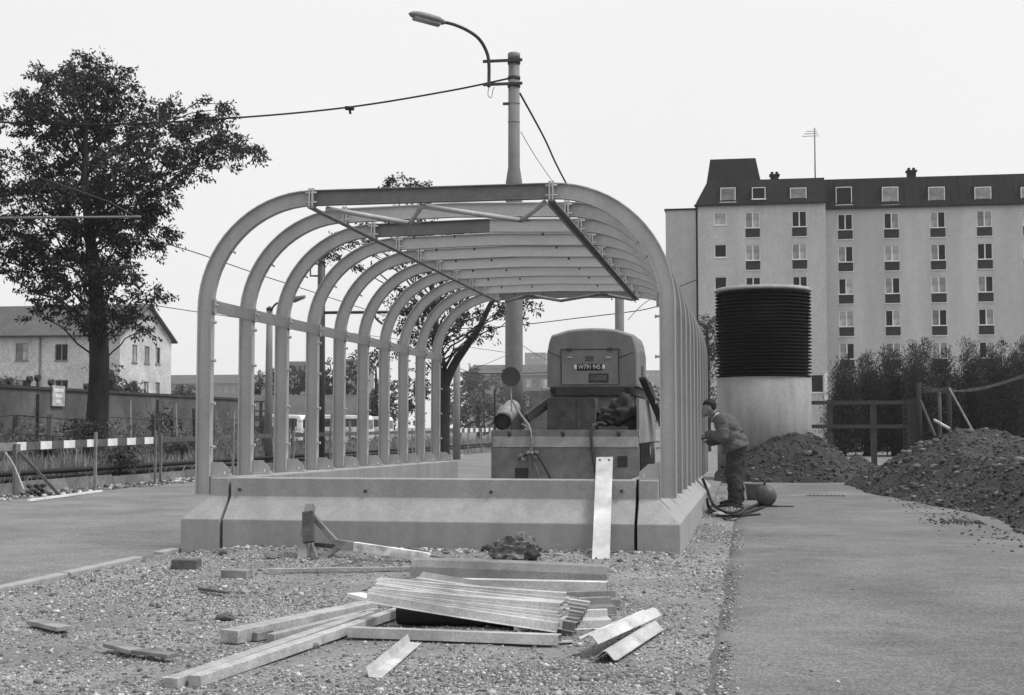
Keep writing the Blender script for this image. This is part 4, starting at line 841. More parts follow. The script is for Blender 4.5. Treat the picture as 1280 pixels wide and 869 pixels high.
def window(parent, a, b, c, d, Y, panel=.0, rg=random, wframe=M_wframe, bars=1, dark=.35, T=lambda p: p):
    # frame (the part) with panes and an apron panel as sub-parts; T maps local points to the facade
    def bb(mb, x0, x1, y0, y1, z0, z1):
        m2 = MB().b2(x0, x1, y0, y1, z0, z1); mb.add([T(v) for v in m2.v], m2.f); return mb
    f = .065; zp = c + panel; mb = MB()
    for x0, x1, z0, z1 in ((a, a + f, zp, d), (b - f, b, zp, d), (a + f, b - f, d - f, d), (a + f, b - f, zp, zp + f)): bb(mb, x0, x1, Y + .05, Y + .12, z0, z1)
    n = bars + 1; wds = (b - a - 2 * f) / n
    for k in range(1, n): x = a + f + wds * k; bb(mb, x - f * .7, x + f * .7, Y + .055, Y + .115, zp + f, d - f)
    o = mb.build('window', wframe, parent)
    for k in range(n):
        x0 = a + f + wds * k; r_ = rg.random(); m_ = M_curt if r_ > dark else M_dglass
        bb(MB(), x0 + (f * .7 if k else 0), x0 + wds - (f * .7 if k < n - 1 else 0), Y + .08, Y + .095, zp + f, d - f).build('pane', m_, o)
    if panel: bb(MB(), a, a + .05, Y + .05, Y + .11, c, zp - .001).build('frame_side', wframe, o); bb(MB(), b - .05, b, Y + .05, Y + .11, c, zp - .001).build('frame_side', wframe, o); bb(MB(), a + .02, b - .02, Y + .02, Y + .06, c + .02, zp - .02).build('apron_panel', M_span, o); bb(MB(), a - .05, b + .05, Y - .05, Y + .03, zp - .03, zp - .012).build('rail', wframe, o)
    bb(MB(), a - .06, b + .06, Y - .09, Y - .001, c - .06, c - .005).build('sill', wframe, o)
    return o
# ---- apartment block on the right
apt = thing('apartment_block', (10, 118, 0), 'large pale apartment block with dark mansard roof and rows of windows', 'building')
YR, YLf = 116.0, 113.0
def X(px, Y): return at(px, 350, Y).x
def Zr(py, px, Y): return at(px, py, Y).z
PXR = [1057.5, 1115.5, 1173.5, 1232, 1290, 1348]; holesR = []; zt0 = Zr(267.5, 1057, YR); fl = (Zr(267.5, 1057, YR) - Zr(429, 1057, YR)) / 4
for px in PXR:
    xc = X(px, YR)
    for r_ in range(7):
        zt2 = zt0 - fl * r_
        if zt2 - 2.15 > .3: holesR.append((xc - .61, xc + .61, zt2 - 2.13, zt2))
xr0, xr1 = X(1033, YR), X(1400, YR); zwr = Zr(258, 1150, YR)
mb = wall_holes(xr0, xr1, -.1, zwr, YR, holesR); mb.b2(xr0, xr1, YR + .145, YR + 12, -.1, zwr - .02); mb.build('wall', M_plast, apt)
rg = random.Random(4)
for h in holesR: window(apt, *h, YR, panel=.78, rg=rg)
xl0, xl1 = X(873, YLf), X(1033, YLf); zwl = Zr(255, 950, YLf); holesL = []; ztl = Zr(264.5, 970, YLf); fl2 = fl * YLf / YR * 1.02
for px in (941.5, 1000):
    xc = X(px, YLf)
    for r_ in range(6):
        z_ = ztl - fl2 * r_
        if z_ - 2.1 > 2.2: holesL.append((xc - .60, xc + .60, z_ - 2.10, z_))
sq = []
for r_ in range(5): xc = X(901, YLf); z_ = Zr(265, 901, YLf) - fl2 * r_; sq.append((xc - .5, xc + .5, z_ - 1.1, z_))
gnd = [(X(1012, YLf), X(1028, YLf), Zr(491, 1020, YLf), Zr(468, 1020, YLf))]
mb = wall_holes(xl0, xl1, -.1, zwl, YLf, holesL + sq + gnd); mb.b2(xl0, xl1, YLf + .145, YR + 12, -.1, zwl - .02); mb.build('wall', M_plast, apt)
for h in holesL: window(apt, *h, YLf, panel=.78, rg=rg)
for h in sq: window(apt, *h, YLf, rg=rg, bars=0, dark=.55)
window(apt, *gnd[0], YLf, rg=rg, bars=0, dark=1.0)
MB().b2(X(1028.5, YLf), X(1032.5, YLf), YLf - .25, YLf - .002, 0, Zr(467, 1030, YLf)).build('pilaster', M_white, apt)
xs0 = X(832.5, YR + 1); MB().b2(xs0, xl0 - .003, YR + 1, YR + 12, -.1, Zr(263, 850, YR + 1)).build('side_wall', M_plast, apt)
MB().b2(xs0 - .1, xl0 - .004, YR + .85, YR + 12.1, Zr(263, 850, YR + 1) + .003, Zr(261, 850, YR + 1)).build('parapet_cap', M_roof, apt)
MB().b2(X(872.6, YLf) - .16, X(872.6, YLf) - .003, YLf + .1, YLf + .2, 0, zwl - .1).build('downpipe', M_roof, apt)
# mansard roof
def mansard(x0, x1, Y, z0, z1, back, setb, hip_l=0.0):
    vs = [(x0 - .15, Y - .2, z0), (x1, Y - .2, z0), (x1, Y + setb, z1), (x0 + hip_l, Y + setb, z1), (x0 - .15, back, z0), (x1, back, z0), (x1, back, z1), (x0 + hip_l, back, z1)]
    return MB().add(vs, [(0, 1, 2, 3), (4, 5, 6, 7), (0, 3, 7, 4), (1, 2, 6, 5), (3, 2, 6, 7), (0, 1, 5, 4)])
z1r = Zr(221, 1150, YR + 1.2); roof = mansard(xr0 + .02, xr1, YR, zwr, z1r, YR + 12, 1.2).build('roof', M_roof, apt)
z1l = Zr(224.5, 950, YLf + 1.2); roof2 = mansard(xl0 - .1, xl1, YLf, zwl, z1l, YR + 12.3, 1.2, .9).build('roof', M_roof, apt)
sm_ = MB(); k_ = int((xr1 - xr0) / .62)
for i in range(k_): x = xr0 + .3 + i * .62; sm_.beam((x, YR - .2, zwr + .02), (x, YR + 1.2, z1r), .03, .05)
sm_.build('roof_seams', M_roof, apt, kind='stuff')
mb = MB(); mb.beam((xr0, YR - .26, zwr - .05), (xr1, YR - .26, zwr - .05), .12, .14); mb.build('gutter', M_roof, apt); MB().beam((xl0 - .3, YLf - .26, zwl - .05), (xl1 + .1, YLf - .26, zwl - .05), .12, .14).build('gutter', M_roof, apt)
def dormer(pxc, w2, pyt, pyb, Y):
    c_ = at(pxc, pyb, Y); a_, b_ = c_.x - w2, c_.x + w2; z0, z1 = c_.z, at(pxc, pyt, Y).z
    MB().b2(a_ - .06, b_ + .06, Y + .10, Y + 1.3, z0 - .06, z1 + .1).build('dormer', M_roof, apt); window(apt, a_, b_, z0, z1, Y - .02, bars=0, dark=.25, rg=rg)
for px in (1055, 1113, 1171, 1229, 1287): dormer(px, .66, 233.5, 256, YR)
dormer(910, .62, 234.5, 252.5, YLf); dormer(948.5, .55, 234, 249, YLf); dormer(998, .66, 234.5, 251.5, YLf)
pz0, pz1 = z1l - .1, Zr(198.5, 918, YLf + 4); xp0, xp1, xq0, xq1 = X(884, YLf + 4), X(953, YLf + 4), X(889, YLf + 4), X(946, YLf + 4)
MB().add([(xp0, YLf + 3, pz0), (xp1, YLf + 3, pz0), (xp1, YLf + 9, pz0), (xp0, YLf + 9, pz0), (xq0, YLf + 4, pz1), (xq1, YLf + 4, pz1), (xq1, YLf + 8, pz1), (xq0, YLf + 8, pz1)], [(0, 1, 2, 3), (4, 5, 6, 7), (0, 1, 5, 4), (1, 2, 6, 5), (2, 3, 7, 6), (3, 0, 4, 7)]).build('stair_tower_roof', M_roof, apt)
for px, py in ((968, 219), (1139, 214)):
    c_ = at(px, py, YR + 4); MB().b2(c_.x - .35, c_.x + .35, YR + 3.6, YR + 4.4, z1r - .05, c_.z - .1).b2(c_.x - .45, c_.x + .45, YR + 3.5, YR + 4.5, c_.z - .098, c_.z + .02).lathe([(.12, .02), (.12, .2), (.17, .21), (.05, .3)], c_ + Vector((-.2, 0, 0)), 8).lathe([(.12, .02), (.12, .2), (.17, .21), (.05, .3)], c_ + Vector((.2, 0, 0)), 8).build('chimney', M_roof, apt)
an = at(1019, 222, YR + 5); ant = MB().tube([(an.x, YR + 5, z1r - .02), (an.x, YR + 5, at(1019, 160, YR + 5).z)], .06, 6)
for py, l in ((167, .9), (170, 1.1), (164, .7)): z = at(1019, py, YR + 5).z; ant.tube([(an.x - l, YR + 5, z), (an.x + l * .3, YR + 5, z)], .03, 5)
ant.build('antenna', M_railm, apt)
# ---- old two-storey house on the left
YH = 95.0; hx1 = at(150, 430, YH).x; hx0 = hx1 - 30; zev = at(80, 416, YH).z; YHb = YH + 9.2
house = thing('plastered_house', (hx1 - 8, YH + 4, 0), 'old two-storey plastered house with grey pitched roof behind the tree', 'house')
hol = []
for px, pyt, pyb, w2 in ((27, 429, 451, .52), (76.5, 430, 451, .52), (27, 475, 497, .52), (76.5, 475, 497, .52), (-25, 429, 451, .52), (-25, 475, 497, .52), (-2, 475, 497, .3)):
    c_ = at(px, pyb, YH); hol.append((c_.x - w2, c_.x + w2, c_.z, at(px, pyt, YH).z))
mb = wall_holes(hx0, hx1, -.1, zev, YH, hol, .16); mb.build('front_wall', M_plast2, house)
M_wg = mat('grey_window_frame', .2, .1, 3, .7, 0); rg2 = random.Random(2)
for h in hol: window(house, *h, YH, rg=rg2, wframe=M_wg, dark=.75)
# gable side, drawn in (y, z) and turned to face +X
zr_ = at(184, 383, (YH + YHb) / 2).z; ym = (YH + YHb) / 2; gh = []
for px, pyt, pyb in ((168.5, 431, 453), (184, 433, 454), (197.5, 434.5, 455), (168.5, 476, 495), (183, 477, 496), (197, 478, 497)):
    r_ = ray(px, pyt); t_ = hx1 / r_.x; yc = r_.y * t_; s_ = hx1 / ray(px, pyb).x; gh.append((yc - .45, yc + .45, HC + ray(px, pyb).z * s_, HC + r_.z * t_))
g_ = wall_holes(YH, YHb, -.1, zev, 0, gh, .16); mb = MB(); T = lambda v: Vector((hx1 - v[1], v[0], v[2])); mb.add([T(v) for v in g_.v], g_.f); mb.add([(hx1, YH, zev), (hx1, YHb, zev), (hx1, ym, zr_)], [(0, 1, 2)]); mb.build('gable_wall', M_plast2, house)
for h in gh: window(house, *h, 0, rg=rg2, wframe=M_wg, dark=.3, T=T)
MB().b2(hx0, hx1 - .2, YHb - .1, YHb, -.1, zev).build('back_wall', M_plast2, house)
for sg in (0, 1):
    ya = YH - .45 if sg == 0 else YHb + .45; yb = ym; za = zev - .15
    MB().prism([(hx0 - .3, ya, za), (hx0 - .3, yb, zr_ + .18), (hx0 - .3, yb, zr_ + .02), (hx0 - .3, ya, za - .14)], (hx1 - hx0 + .65, 0, 0)).build('roof', M_tile, house)
MB().tube([(hx0, YH - .5, zev - .25), (hx1 + .3, YH - .5, zev - .25)], .09, 8).build('gutter', M_dsteel, house); c_ = at(51, 430, YH); MB().tube([(c_.x, YH - .12, 0), (c_.x, YH - .12, zev - .3)], .07, 8).build('downpipe', M_railm, house)
# ---- far buildings
def block(name, px0, px1, pyt, Y, depth, label, mt=M_far, win=None, roofh=0, z0=-.1):
    a, b = at(px0, pyt, Y), at(px1, pyt, Y); zt2 = a.z; e = thing(name, ((a.x + b.x) / 2, Y, 0), label, 'building')
    MB().b2(a.x, b.x, Y, Y + depth, z0, zt2).build('wall', mt, e)
    if roofh: MB().prism([(a.x - .3, Y - .4, zt2), (a.x - .3, Y + depth / 2, zt2 + roofh), (a.x - .3, Y + depth + .4, zt2)], (b.x - a.x + .6, 0, 0)).build('roof', M_tile, e)
    if win:
        nx, nz, wx_, wz_ = win; W_ = b.x - a.x; H_ = zt2
        for i in range(nx):
            for j in range(nz):
                x = a.x + W_ * (i + .5) / nx; z = H_ - (j + .6) * H_ / (nz + .4); MB().b2(x - wx_ / 2, x + wx_ / 2, Y - .04, Y + .02, z - wz_ / 2, z + wz_ / 2).build('window', M_curt, e)
    return e, a, b
block('far_tower', 656, 682, 441, 900, 14, 'very pale distant tower block left of the compressor', win=(4, 9, 1.6, 1.6)); block('far_tower', 806, 826, 463, 900, 14, 'very pale distant tower block right of the compressor', win=(3, 7, 1.6, 1.6))
e, a, b = block('long_tenement', 586, 692, 470, 330, 14, 'long hazy tenement with chimneys behind the round sign', roofh=3, win=(12, 4, 1.2, 2))
for px in (600, 622, 641, 664, 684): c_ = at(px, 466, 335); MB().b2(c_.x - .8, c_.x + .8, 334, 337, a.z, c_.z + 1).build('chimney', M_far, e)
e, a, b = block('tenement_row', 190, 332, 480, 400, 14, 'distant hazy tenement roofline right of the plastered house', roofh=3, win=(16, 4, 1.3, 2))
for px in (225, 240, 262, 290, 318): c_ = at(px, 473, 405); MB().b2(c_.x - 1, c_.x + 1, 404, 407, a.z, c_.z).build('chimney', M_far, e)
block('block_of_flats', 355, 382, 452, 240, 12, 'flat roofed grey building peeping over the trees between the ribs', win=(4, 5, 1.3, 1.4)); block('block_of_flats', 425, 447, 449, 260, 12, 'square grey building top between the middle ribs', win=(3, 5, 1.3, 1.4))
e, a, b = block('long_shed', 265, 440, 520, 105, 9, 'long low shed with a pale pitched roof behind the left ribs', mt=M_woodm, roofh=1.8); 
# ---- white vans
def van(px, py, Y, ln, label, ry=0):
    c_ = at(px, py, Y); e = thing('parked_van', (c_.x, Y, 0), label, 'van', 'vans parked by the shed'); x0 = c_.x
    mb = MB(); sec = [(0, .45), (0, 1.75), (.15, 2.0), (ln - 1.1, 2.05), (ln - .45, 1.35), (ln - .02, 1.15), (ln, .45)]; mb.prism([(x0 - a_, Y, z) for a_, z in sec], (0, 1.75, 0)); bo = mb.build('body', M_white, e, bevel=.06)
    MB().b2(x0 - ln + 1.25, x0 - .3, Y - .012, Y - .001, 1.3, 1.8).build('side_windows', M_glass, bo); MB().prism([(x0 - ln + 1.12, Y + .15, 2.0), (x0 - ln + .5, Y + .15, 1.4), (x0 - ln + .5, Y + 1.6, 1.4), (x0 - ln + 1.12, Y + 1.6, 2.0)], (-.02, 0, .02)).build('windscreen', M_glass, bo)
    MB().b2(x0 + .001, x0 + .02, Y + .25, Y + 1.5, 1.2, 1.75).build('rear_window', M_glass, bo)
    for xx_ in (x0 - .8, x0 - ln + .8):
        for yy_ in (Y + .1, Y + 1.65):
            wm = MB(); wm.tube([(xx_, yy_ - .1, .32), (xx_, yy_ + .1, .32)], .32, 16); wh = wm.build('wheel', M_rubber, e); MB().tube([(xx_, yy_ - .112, .32), (xx_, yy_ + .112, .32)], .17, 12).build('hub', M_galvd, wh)
van(377, 535, 78, 3.0, 'white van seen between the third and fourth left ribs'); van(458, 540, 82, 4.2, 'white van half hidden behind the fourth and fifth left ribs'); van(484, 540, 92, 3.8, 'white van farthest back, seen just left of the sixth left rib')

# ================================================================== VENT TOWER
YV = 34.0; cv = at(954, 420, YV); rv = 1.165
vt = thing('ventilation_tower', (cv.x, YV, 0), 'round ventilation tower with black louvres on a pale concrete base', 'ventilation tower')
zl0, zl1 = at(954, 469.5, YV - 1.1).z, at(954, 360, YV - 1.1).z
mb = MB(); mb.lathe([(rv - .025, -.1), (rv - .025, zl0 - .02), (rv - .3, zl0)], (cv.x, YV, 0), 96); mb.build('concrete_base', mat('smooth_tower_concrete', .25, .08, 8, .9, .15, 60, stain=.13, sscale=1.6, sstretch=(2.5, 2.5, .4), grain=.12, gscale=30), vt)
MB().lathe([(rv - .14, zl0 - .01), (rv - .14, zl1)], (cv.x, YV, 0), 48).build('core', M_rubber, vt)
NS = 25; dz = (zl1 - zl0) / NS; M_louv = mat('louvre_black', .012, .25, 4, .7, .05, 30, stain=.25, spec=.15)
for k in range(NS):
    z = zl0 + dz * k
    m_ = MB(); n = 72; pf = [(rv - .13, z + dz * .85), (rv, z + dz * .22), (rv, z + dz * .06), (rv - .015, z + dz * .06), (rv - .135, z + dz * .70)]
    c_ = (cv.x, YV, 0); mm = len(pf); vs = [(cv.x + r_ * math.cos(2 * math.pi * j / n), YV + r_ * math.sin(2 * math.pi * j / n), zq) for r_, zq in pf for j in range(n)]
    m_.add(vs, [(i * n + j, i * n + (j + 1) % n, ((i + 1) % mm) * n + (j + 1) % n, ((i + 1) % mm) * n + j) for i in range(mm) for j in range(n)], False); m_.build('louvre', M_louv, vt)
MB().lathe([(rv - .2, zl1 - .03), (rv + .012, zl1 + .0), (rv + .014, zl1 + .03), (rv - .03, zl1 + .085), (rv - .2, zl1 + .10), (.02, zl1 + .13)], (cv.x, YV, 0), 96).build('roof_cap', M_conc, vt)

# ================================================================== SOIL HEAPS
def heap(name, x0, x1, y0, y1, nx, ny, hf, label, nst, big, seed):
    V, Q = grid(x0, x1, y0, y1, nx, ny, hf); ok = V[:, 2] > -.05; fk = ok[Q].any(1); V[:, 2] = np.maximum(V[:, 2], -.06)
    e = thing(name, ((x0 + x1) / 2, (y0 + y1) / 2, 0), label, 'soil heap')
    npmesh('soil', V, Q[fk], M_soil, e, smooth=True)
    rg = np.random.default_rng(seed); xs, ys = rg.uniform(x0, x1, nst), rg.uniform(y0, y1, nst); z = hf(xs, ys); k = z > -.01; xs, ys, z = xs[k], ys[k], z[k]
    cl = fbm(xs * .8, ys * .8, seed + 5); rr = np.clip(rg.lognormal(math.log(.015), .55, len(xs)), .006, .06) * np.clip(1 + 1.2 * cl, .5, 1.8); P = np.stack([xs, ys, z + rr * .2], 1)
    VV, FF = stones(P, rr, rg, cube=True); npmesh('clods', VV, FF, M_clod, e, kind='stuff')
    for j in range(big):
        for _ in range(40):
            x, y = rg.uniform(x0, x1), rg.uniform(y0, y1); zz = float(hf(np.array([x]), np.array([y]))[0])
            if zz > .05: break
        r_ = float(rg.uniform(.035, .085)); MB().rock((x, y, zz + r_ * .3), (r_ * 1.3, r_, r_ * .8), int(seed * 100 + j), 2).build('stone', M_stone, e)
    return e
def h1(x, y):
    d = np.hypot((x - 1.0) / 1.98, (y - 33.4) / 2.35); b = np.minimum(1.55 * (1.0 - d), 1.12 + .1 * (x - 1.1))
    d2 = np.hypot((x - 2.55) / 1.1, (y - 33.4) / 1.6); b = np.maximum(b, .62 * (1 - d2)); return b + .18 * fbm(x * 1.3, y * 1.3, 21) + .13 * fbm(x * 4, y * 4, 22) + .05 * fbm(x * 13, y * 13, 23, 2)
def h2(x, y):
    foot = np.interp(y, [13, 15.5, 18.5, 21, 24, 27, 30.5], [3.05, 3.0, 3.25, 3.1, 2.55, 2.15, 2.0]); ft = foot + .25 * fbm(x * .7 + 3, y * .9, 31)
    rh = np.interp(y, [13, 17, 20, 22.5, 24.5, 26, 27.5, 29, 31], [.5, .58, .64, .7, .76, 1.05, 1.22, .85, -.1]); d = x - ft
    up = d * .66; dn = rh - (d - 2.6) * .35; z = np.minimum(np.minimum(up, rh - .0 * d), dn); z = np.where(d < 0, d * .9, z)
    return z + .18 * fbm(x * 1.1, y * 1.1, 41) * np.clip(d * 2 + .3, 0, 1) + (.15 * fbm(x * 3.5, y * 3.5, 42) + .06 * fbm(x * 11, y * 11, 43, 2)) * np.clip(d * 3 + .4, 0, 1)
heap('soil_heap', -.8, 4.2, 30.3, 37, 130, 170, h1, 'dark soil heap in front of the ventilation tower', 8000, 10, 3)
heap('soil_heap', 1.6, 9.5, 12.5, 31.2, 190, 420, h2, 'long stony soil heap along the right edge of the path', 36000, 60, 4)
# crumbs spilled on the path
n = 420; xs = 2.98 - np.abs(RNG.normal(0, .22, n)) - .5 * RNG.random(n) * (RNG.random(n) < .3); ys = np.where(RNG.random(n) < .5, 18.6 + RNG.normal(0, .3, n), RNG.uniform(14, 24, n)); rr = RNG.uniform(.006, .02, n); keep = xs > 0; xs, ys, rr = xs[keep], ys[keep], rr[keep]
VV, FF = stones(np.stack([xs, ys, .02 + rr * .3], 1), rr, RNG, cube=True); npmesh('spilled_clods', VV, FF, M_clod, kind='stuff', label='crumbs of soil spilled on the asphalt beside the right heap', category='soil')

# ================================================================== FOLIAGE
def leaf_quads(P, D, ln, wd, rng):
    n = len(P); D = D / np.linalg.norm(D, axis=1)[:, None]; S_ = np.cross(D, rng.normal(size=(n, 3))); S_ /= np.linalg.norm(S_, axis=1)[:, None] + 1e-9
    ln = np.asarray(ln)[:, None] if np.ndim(ln) else ln; wd = np.asarray(wd)[:, None] if np.ndim(wd) else wd
    V = np.stack([P, P + D * ln * .5 + S_ * wd * .5, P + D * ln, P + D * ln * .5 - S_ * wd * .5], 1); return V.reshape(-1, 3), np.arange(n * 4).reshape(n, 4)
def crown(clumps, rng, per=1.0, leaf=(.13, .055), droop=.45, sub=.34, nleaf=26):
    # clumps: (centre, radius) in metres; each is filled with twigs, each twig with sprays of leaves
    Ps, Ds = [], []
    for c, r in clumps:
        nt = max(5, int(9 * per * (r / .5) ** 2)); d = rng.normal(size=(nt, 3)); d /= np.linalg.norm(d, axis=1)[:, None]; rad = r * rng.uniform(.25, 1.05, nt) ** .6
        tc = np.array(c) + d * rad[:, None] * np.array([1, 1, .85])
        for k in range(nt):
            ax = d[k] + rng.normal(0, .4, 3); ax[2] = ax[2] * .5 - droop * rng.random(); ax /= np.linalg.norm(ax); L = sub * rng.uniform(.6, 1.3); m = nleaf; t = rng.random(m)
            p = tc[k] + ax * (L * t)[:, None] + rng.normal(0, .07, (m, 3)) * np.array([1, 1, .55]); Ps.append(p); Ds.append(ax * .5 + rng.normal(0, .6, (m, 3)) + np.array([0, 0, -droop]))
    P = np.concatenate(Ps); D = np.concatenate(Ds); s = rng.uniform(.6, 1.25, len(P)); return leaf_quads(P, D, leaf[0] * s, leaf[1] * s, rng)
def limb(mb, A, B, r0, r1, rng, sag=.0, n=6):
    A, B = Vector(A), Vector(B); L = (B - A).length; pts = []; rad = []
    for k in range(n + 1):
        t = k / n; p = A.lerp(B, t) + Vector((0, 0, sag * L * math.sin(math.pi * t))) + Vector(rng.normal(0, .025 * L, 3)) * (0 < k < n); pts.append(p); rad.append(r0 + (r1 - r0) * t)
    mb.tube(pts, rad, 7); return pts
def tree(name, label, trunk, clumps, Y, spread, lm, seed, per=1.0, leaf=(.13, .055), bark=M_bark, droop=.45, sub=.34, nleaf=26, cat='tree', group=None):
    # trunk: [(px, py, radius in m)], clumps: [(px, py, radius in px)] measured at distance Y
    rng = np.random.default_rng(seed); base = at(trunk[0][0], trunk[0][1], Y); e = thing(name, (base.x, Y, 0), label, cat, group)
    mb = MB(); P = [at(a, b, Y) for a, b, _ in trunk]; P[0].z = -.1; mb.tube(wob(P, 5), list(np.interp(np.linspace(0, len(P) - 1, (len(P) - 1) * 5 + 1), range(len(P)), [t[2] for t in trunk])), 12)
    s = (at(trunk[0][0] + 100, 500, Y) - at(trunk[0][0], 500, Y)).length / 100; C = []
    for a, b, r in clumps:
        dy = rng.uniform(-1, 1) * spread; C.append((at(a, b, Y + dy), r * s))
    for c, r in C:                     # a limb from the trunk to each clump
        zs = [p.z for p in P]; zt_ = max(P[1].z, min(P[-1].z, c.z - .6 - .55 * math.hypot(c.x - base.x, c.y - Y) * .6)); k = max(i for i in range(len(P)) if P[i].z <= zt_ + 1e-6); k = min(k, len(P) - 2)
        f = (zt_ - P[k].z) / max(1e-6, P[k + 1].z - P[k].z); st = P[k].lerp(P[k + 1], min(1, max(0, f))); limb(mb, st, c, .022 + .03 * r, .010, rng, .06)
    mb.build('trunk', bark, e)
    V, Q = crown(C, rng, per, leaf, droop, sub, nleaf); npmesh('crown', V, Q, lm, e); return e
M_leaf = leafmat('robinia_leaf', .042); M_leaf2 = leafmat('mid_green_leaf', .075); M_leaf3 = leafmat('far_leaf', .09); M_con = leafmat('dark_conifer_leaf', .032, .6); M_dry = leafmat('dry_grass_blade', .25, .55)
BIG = [(108, 88, 18), (133, 88, 17), (118, 108, 20), (58, 100, 14), (52, 92, 9), (88, 97, 16), (33, 128, 16), (45, 110, 10), (70, 128, 24), (108, 130, 27), (145, 118, 22), (16, 146, 13), (55, 158, 26), (100, 165, 31), (148, 155, 30), (190, 142, 20), (228, 146, 18), (262, 138, 15), (275, 130, 9), (205, 172, 25), (248, 172, 24), (282, 172, 17), (306, 186, 13), (316, 182, 7), (278, 200, 13), (242, 208, 17), (236, 222, 9), (60, 205, 28), (100, 215, 32), (150, 208, 32), (195, 202, 23), (28, 190, 10), (20, 232, 18), (58, 245, 30), (108, 260, 34), (155, 252, 30), (190, 248, 21), (206, 252, 12), (8, 262, 20), (18, 298, 26), (68, 296, 33), (118, 305, 35), (165, 292, 26), (195, 290, 17), (186, 310, 11), (6, 328, 20), (48, 338, 24), (100, 348, 30), (145, 342, 22), (60, 368, 18), (108, 388, 18), (150, 380, 17), (44, 393, 9), (182, 366, 11), (198, 370, 7), (170, 398, 9), (175, 412, 6), (132, 400, 14), (80, 383, 14), (-30, 215, 26), (-28, 275, 28), (-35, 330, 22), (-15, 185, 14)]
tree('robinia_tree', 'big dark leafy tree with a thick trunk at the left edge', [(122, 610, .36), (121, 540, .285), (124, 470, .25), (123, 415, .235), (119, 350, .18), (112, 290, .13), (106, 220, .09), (108, 150, .04)], BIG, 31.5, 1.6, M_leaf, 5, per=4.0, leaf=(.115, .048), nleaf=38)
# second tree behind the canopy
T2 = [(402, 322, 12), (425, 308, 15), (450, 300, 13), (440, 330, 9), (505, 228, 9), (492, 226, 6), (520, 230, 6), (500, 262, 13), (530, 268, 15), (475, 285, 15), (505, 295, 19), (550, 300, 22), (580, 310, 20), (470, 320, 12), (540, 335, 26), (575, 350, 22), (510, 345, 20), (600, 365, 18), (560, 385, 24), (525, 380, 24), (590, 398, 18), (605, 410, 11), (640, 385, 13), (655, 392, 12), (660, 384, 8), (500, 392, 18), (545, 415, 20), (515, 420, 18), (575, 420, 11), (490, 430, 12), (628, 378, 9), (535, 450, 12)]
tree('forked_tree', 'dark tree with a forked trunk behind the middle of the canopy', [(553, 560, .24), (554, 530, .2), (556, 490, .17), (552, 455, .13), (545, 410, .11), (540, 360, .08), (530, 300, .05)], T2, 40, 1.7, M_leaf, 6, per=2.2, leaf=(.115, .05), nleaf=34)
o = [q_ for q_ in bpy.data.objects if q_.name.startswith('forked_tree')][0]
mb = MB(); Pq = wob([at(556, 482, 40), at(568, 455, 39.9), (at(585, 430, 39.8)), at(600, 408, 39.8), at(616, 376, 39.8), at(640, 352, 40)], 5); mb.tube(Pq, list(np.linspace(.15, .05, len(Pq))), 8); mb.tube(wob([at(548, 470, 40), at(542, 430, 40.2), at(548, 385, 40.3)], 5), .07, 8); mb.build('limb', M_bark, o)
# far trees
def clump_set(cx, cy, w_, h_, n, rng): return [(cx + rng.uniform(-1, 1) * w_, cy + rng.uniform(-1, 1) * h_, rng.uniform(.35, .6) * min(w_, h_)) for _ in range(n)]
rgf = np.random.default_rng(77)
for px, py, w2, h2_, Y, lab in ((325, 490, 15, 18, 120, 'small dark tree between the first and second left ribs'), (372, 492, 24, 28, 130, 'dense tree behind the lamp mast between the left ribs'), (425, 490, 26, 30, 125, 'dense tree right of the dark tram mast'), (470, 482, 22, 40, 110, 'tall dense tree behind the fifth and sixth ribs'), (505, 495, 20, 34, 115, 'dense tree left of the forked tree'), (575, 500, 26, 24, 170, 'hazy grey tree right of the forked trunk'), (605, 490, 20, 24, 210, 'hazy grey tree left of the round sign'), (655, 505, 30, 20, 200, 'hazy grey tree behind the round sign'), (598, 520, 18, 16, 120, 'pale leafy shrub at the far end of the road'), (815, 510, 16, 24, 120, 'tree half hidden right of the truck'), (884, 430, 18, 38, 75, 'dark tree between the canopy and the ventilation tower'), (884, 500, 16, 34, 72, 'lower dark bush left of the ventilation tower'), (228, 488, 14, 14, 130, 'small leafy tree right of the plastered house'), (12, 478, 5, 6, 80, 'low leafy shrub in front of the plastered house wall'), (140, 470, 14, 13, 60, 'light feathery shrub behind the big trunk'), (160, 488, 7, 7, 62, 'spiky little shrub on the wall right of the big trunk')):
    n = int(7 + w2 * h2_ / 90); tree('far_tree', lab, [(px, py + h2_ + 16, .2), (px, py + h2_, .16), (px, py, .12), (px, py - h2_ * .6, .05)], clump_set(px, py, w2, h2_, n, rgf), Y, w2 * Y / 1700 * .8, M_leaf3 if Y > 150 else M_leaf2, int(px), per=.6 if Y > 100 else 1.6, leaf=(.26, .14) if Y > 100 else (.16, .08), sub=.6, nleaf=22, group='trees in the background')
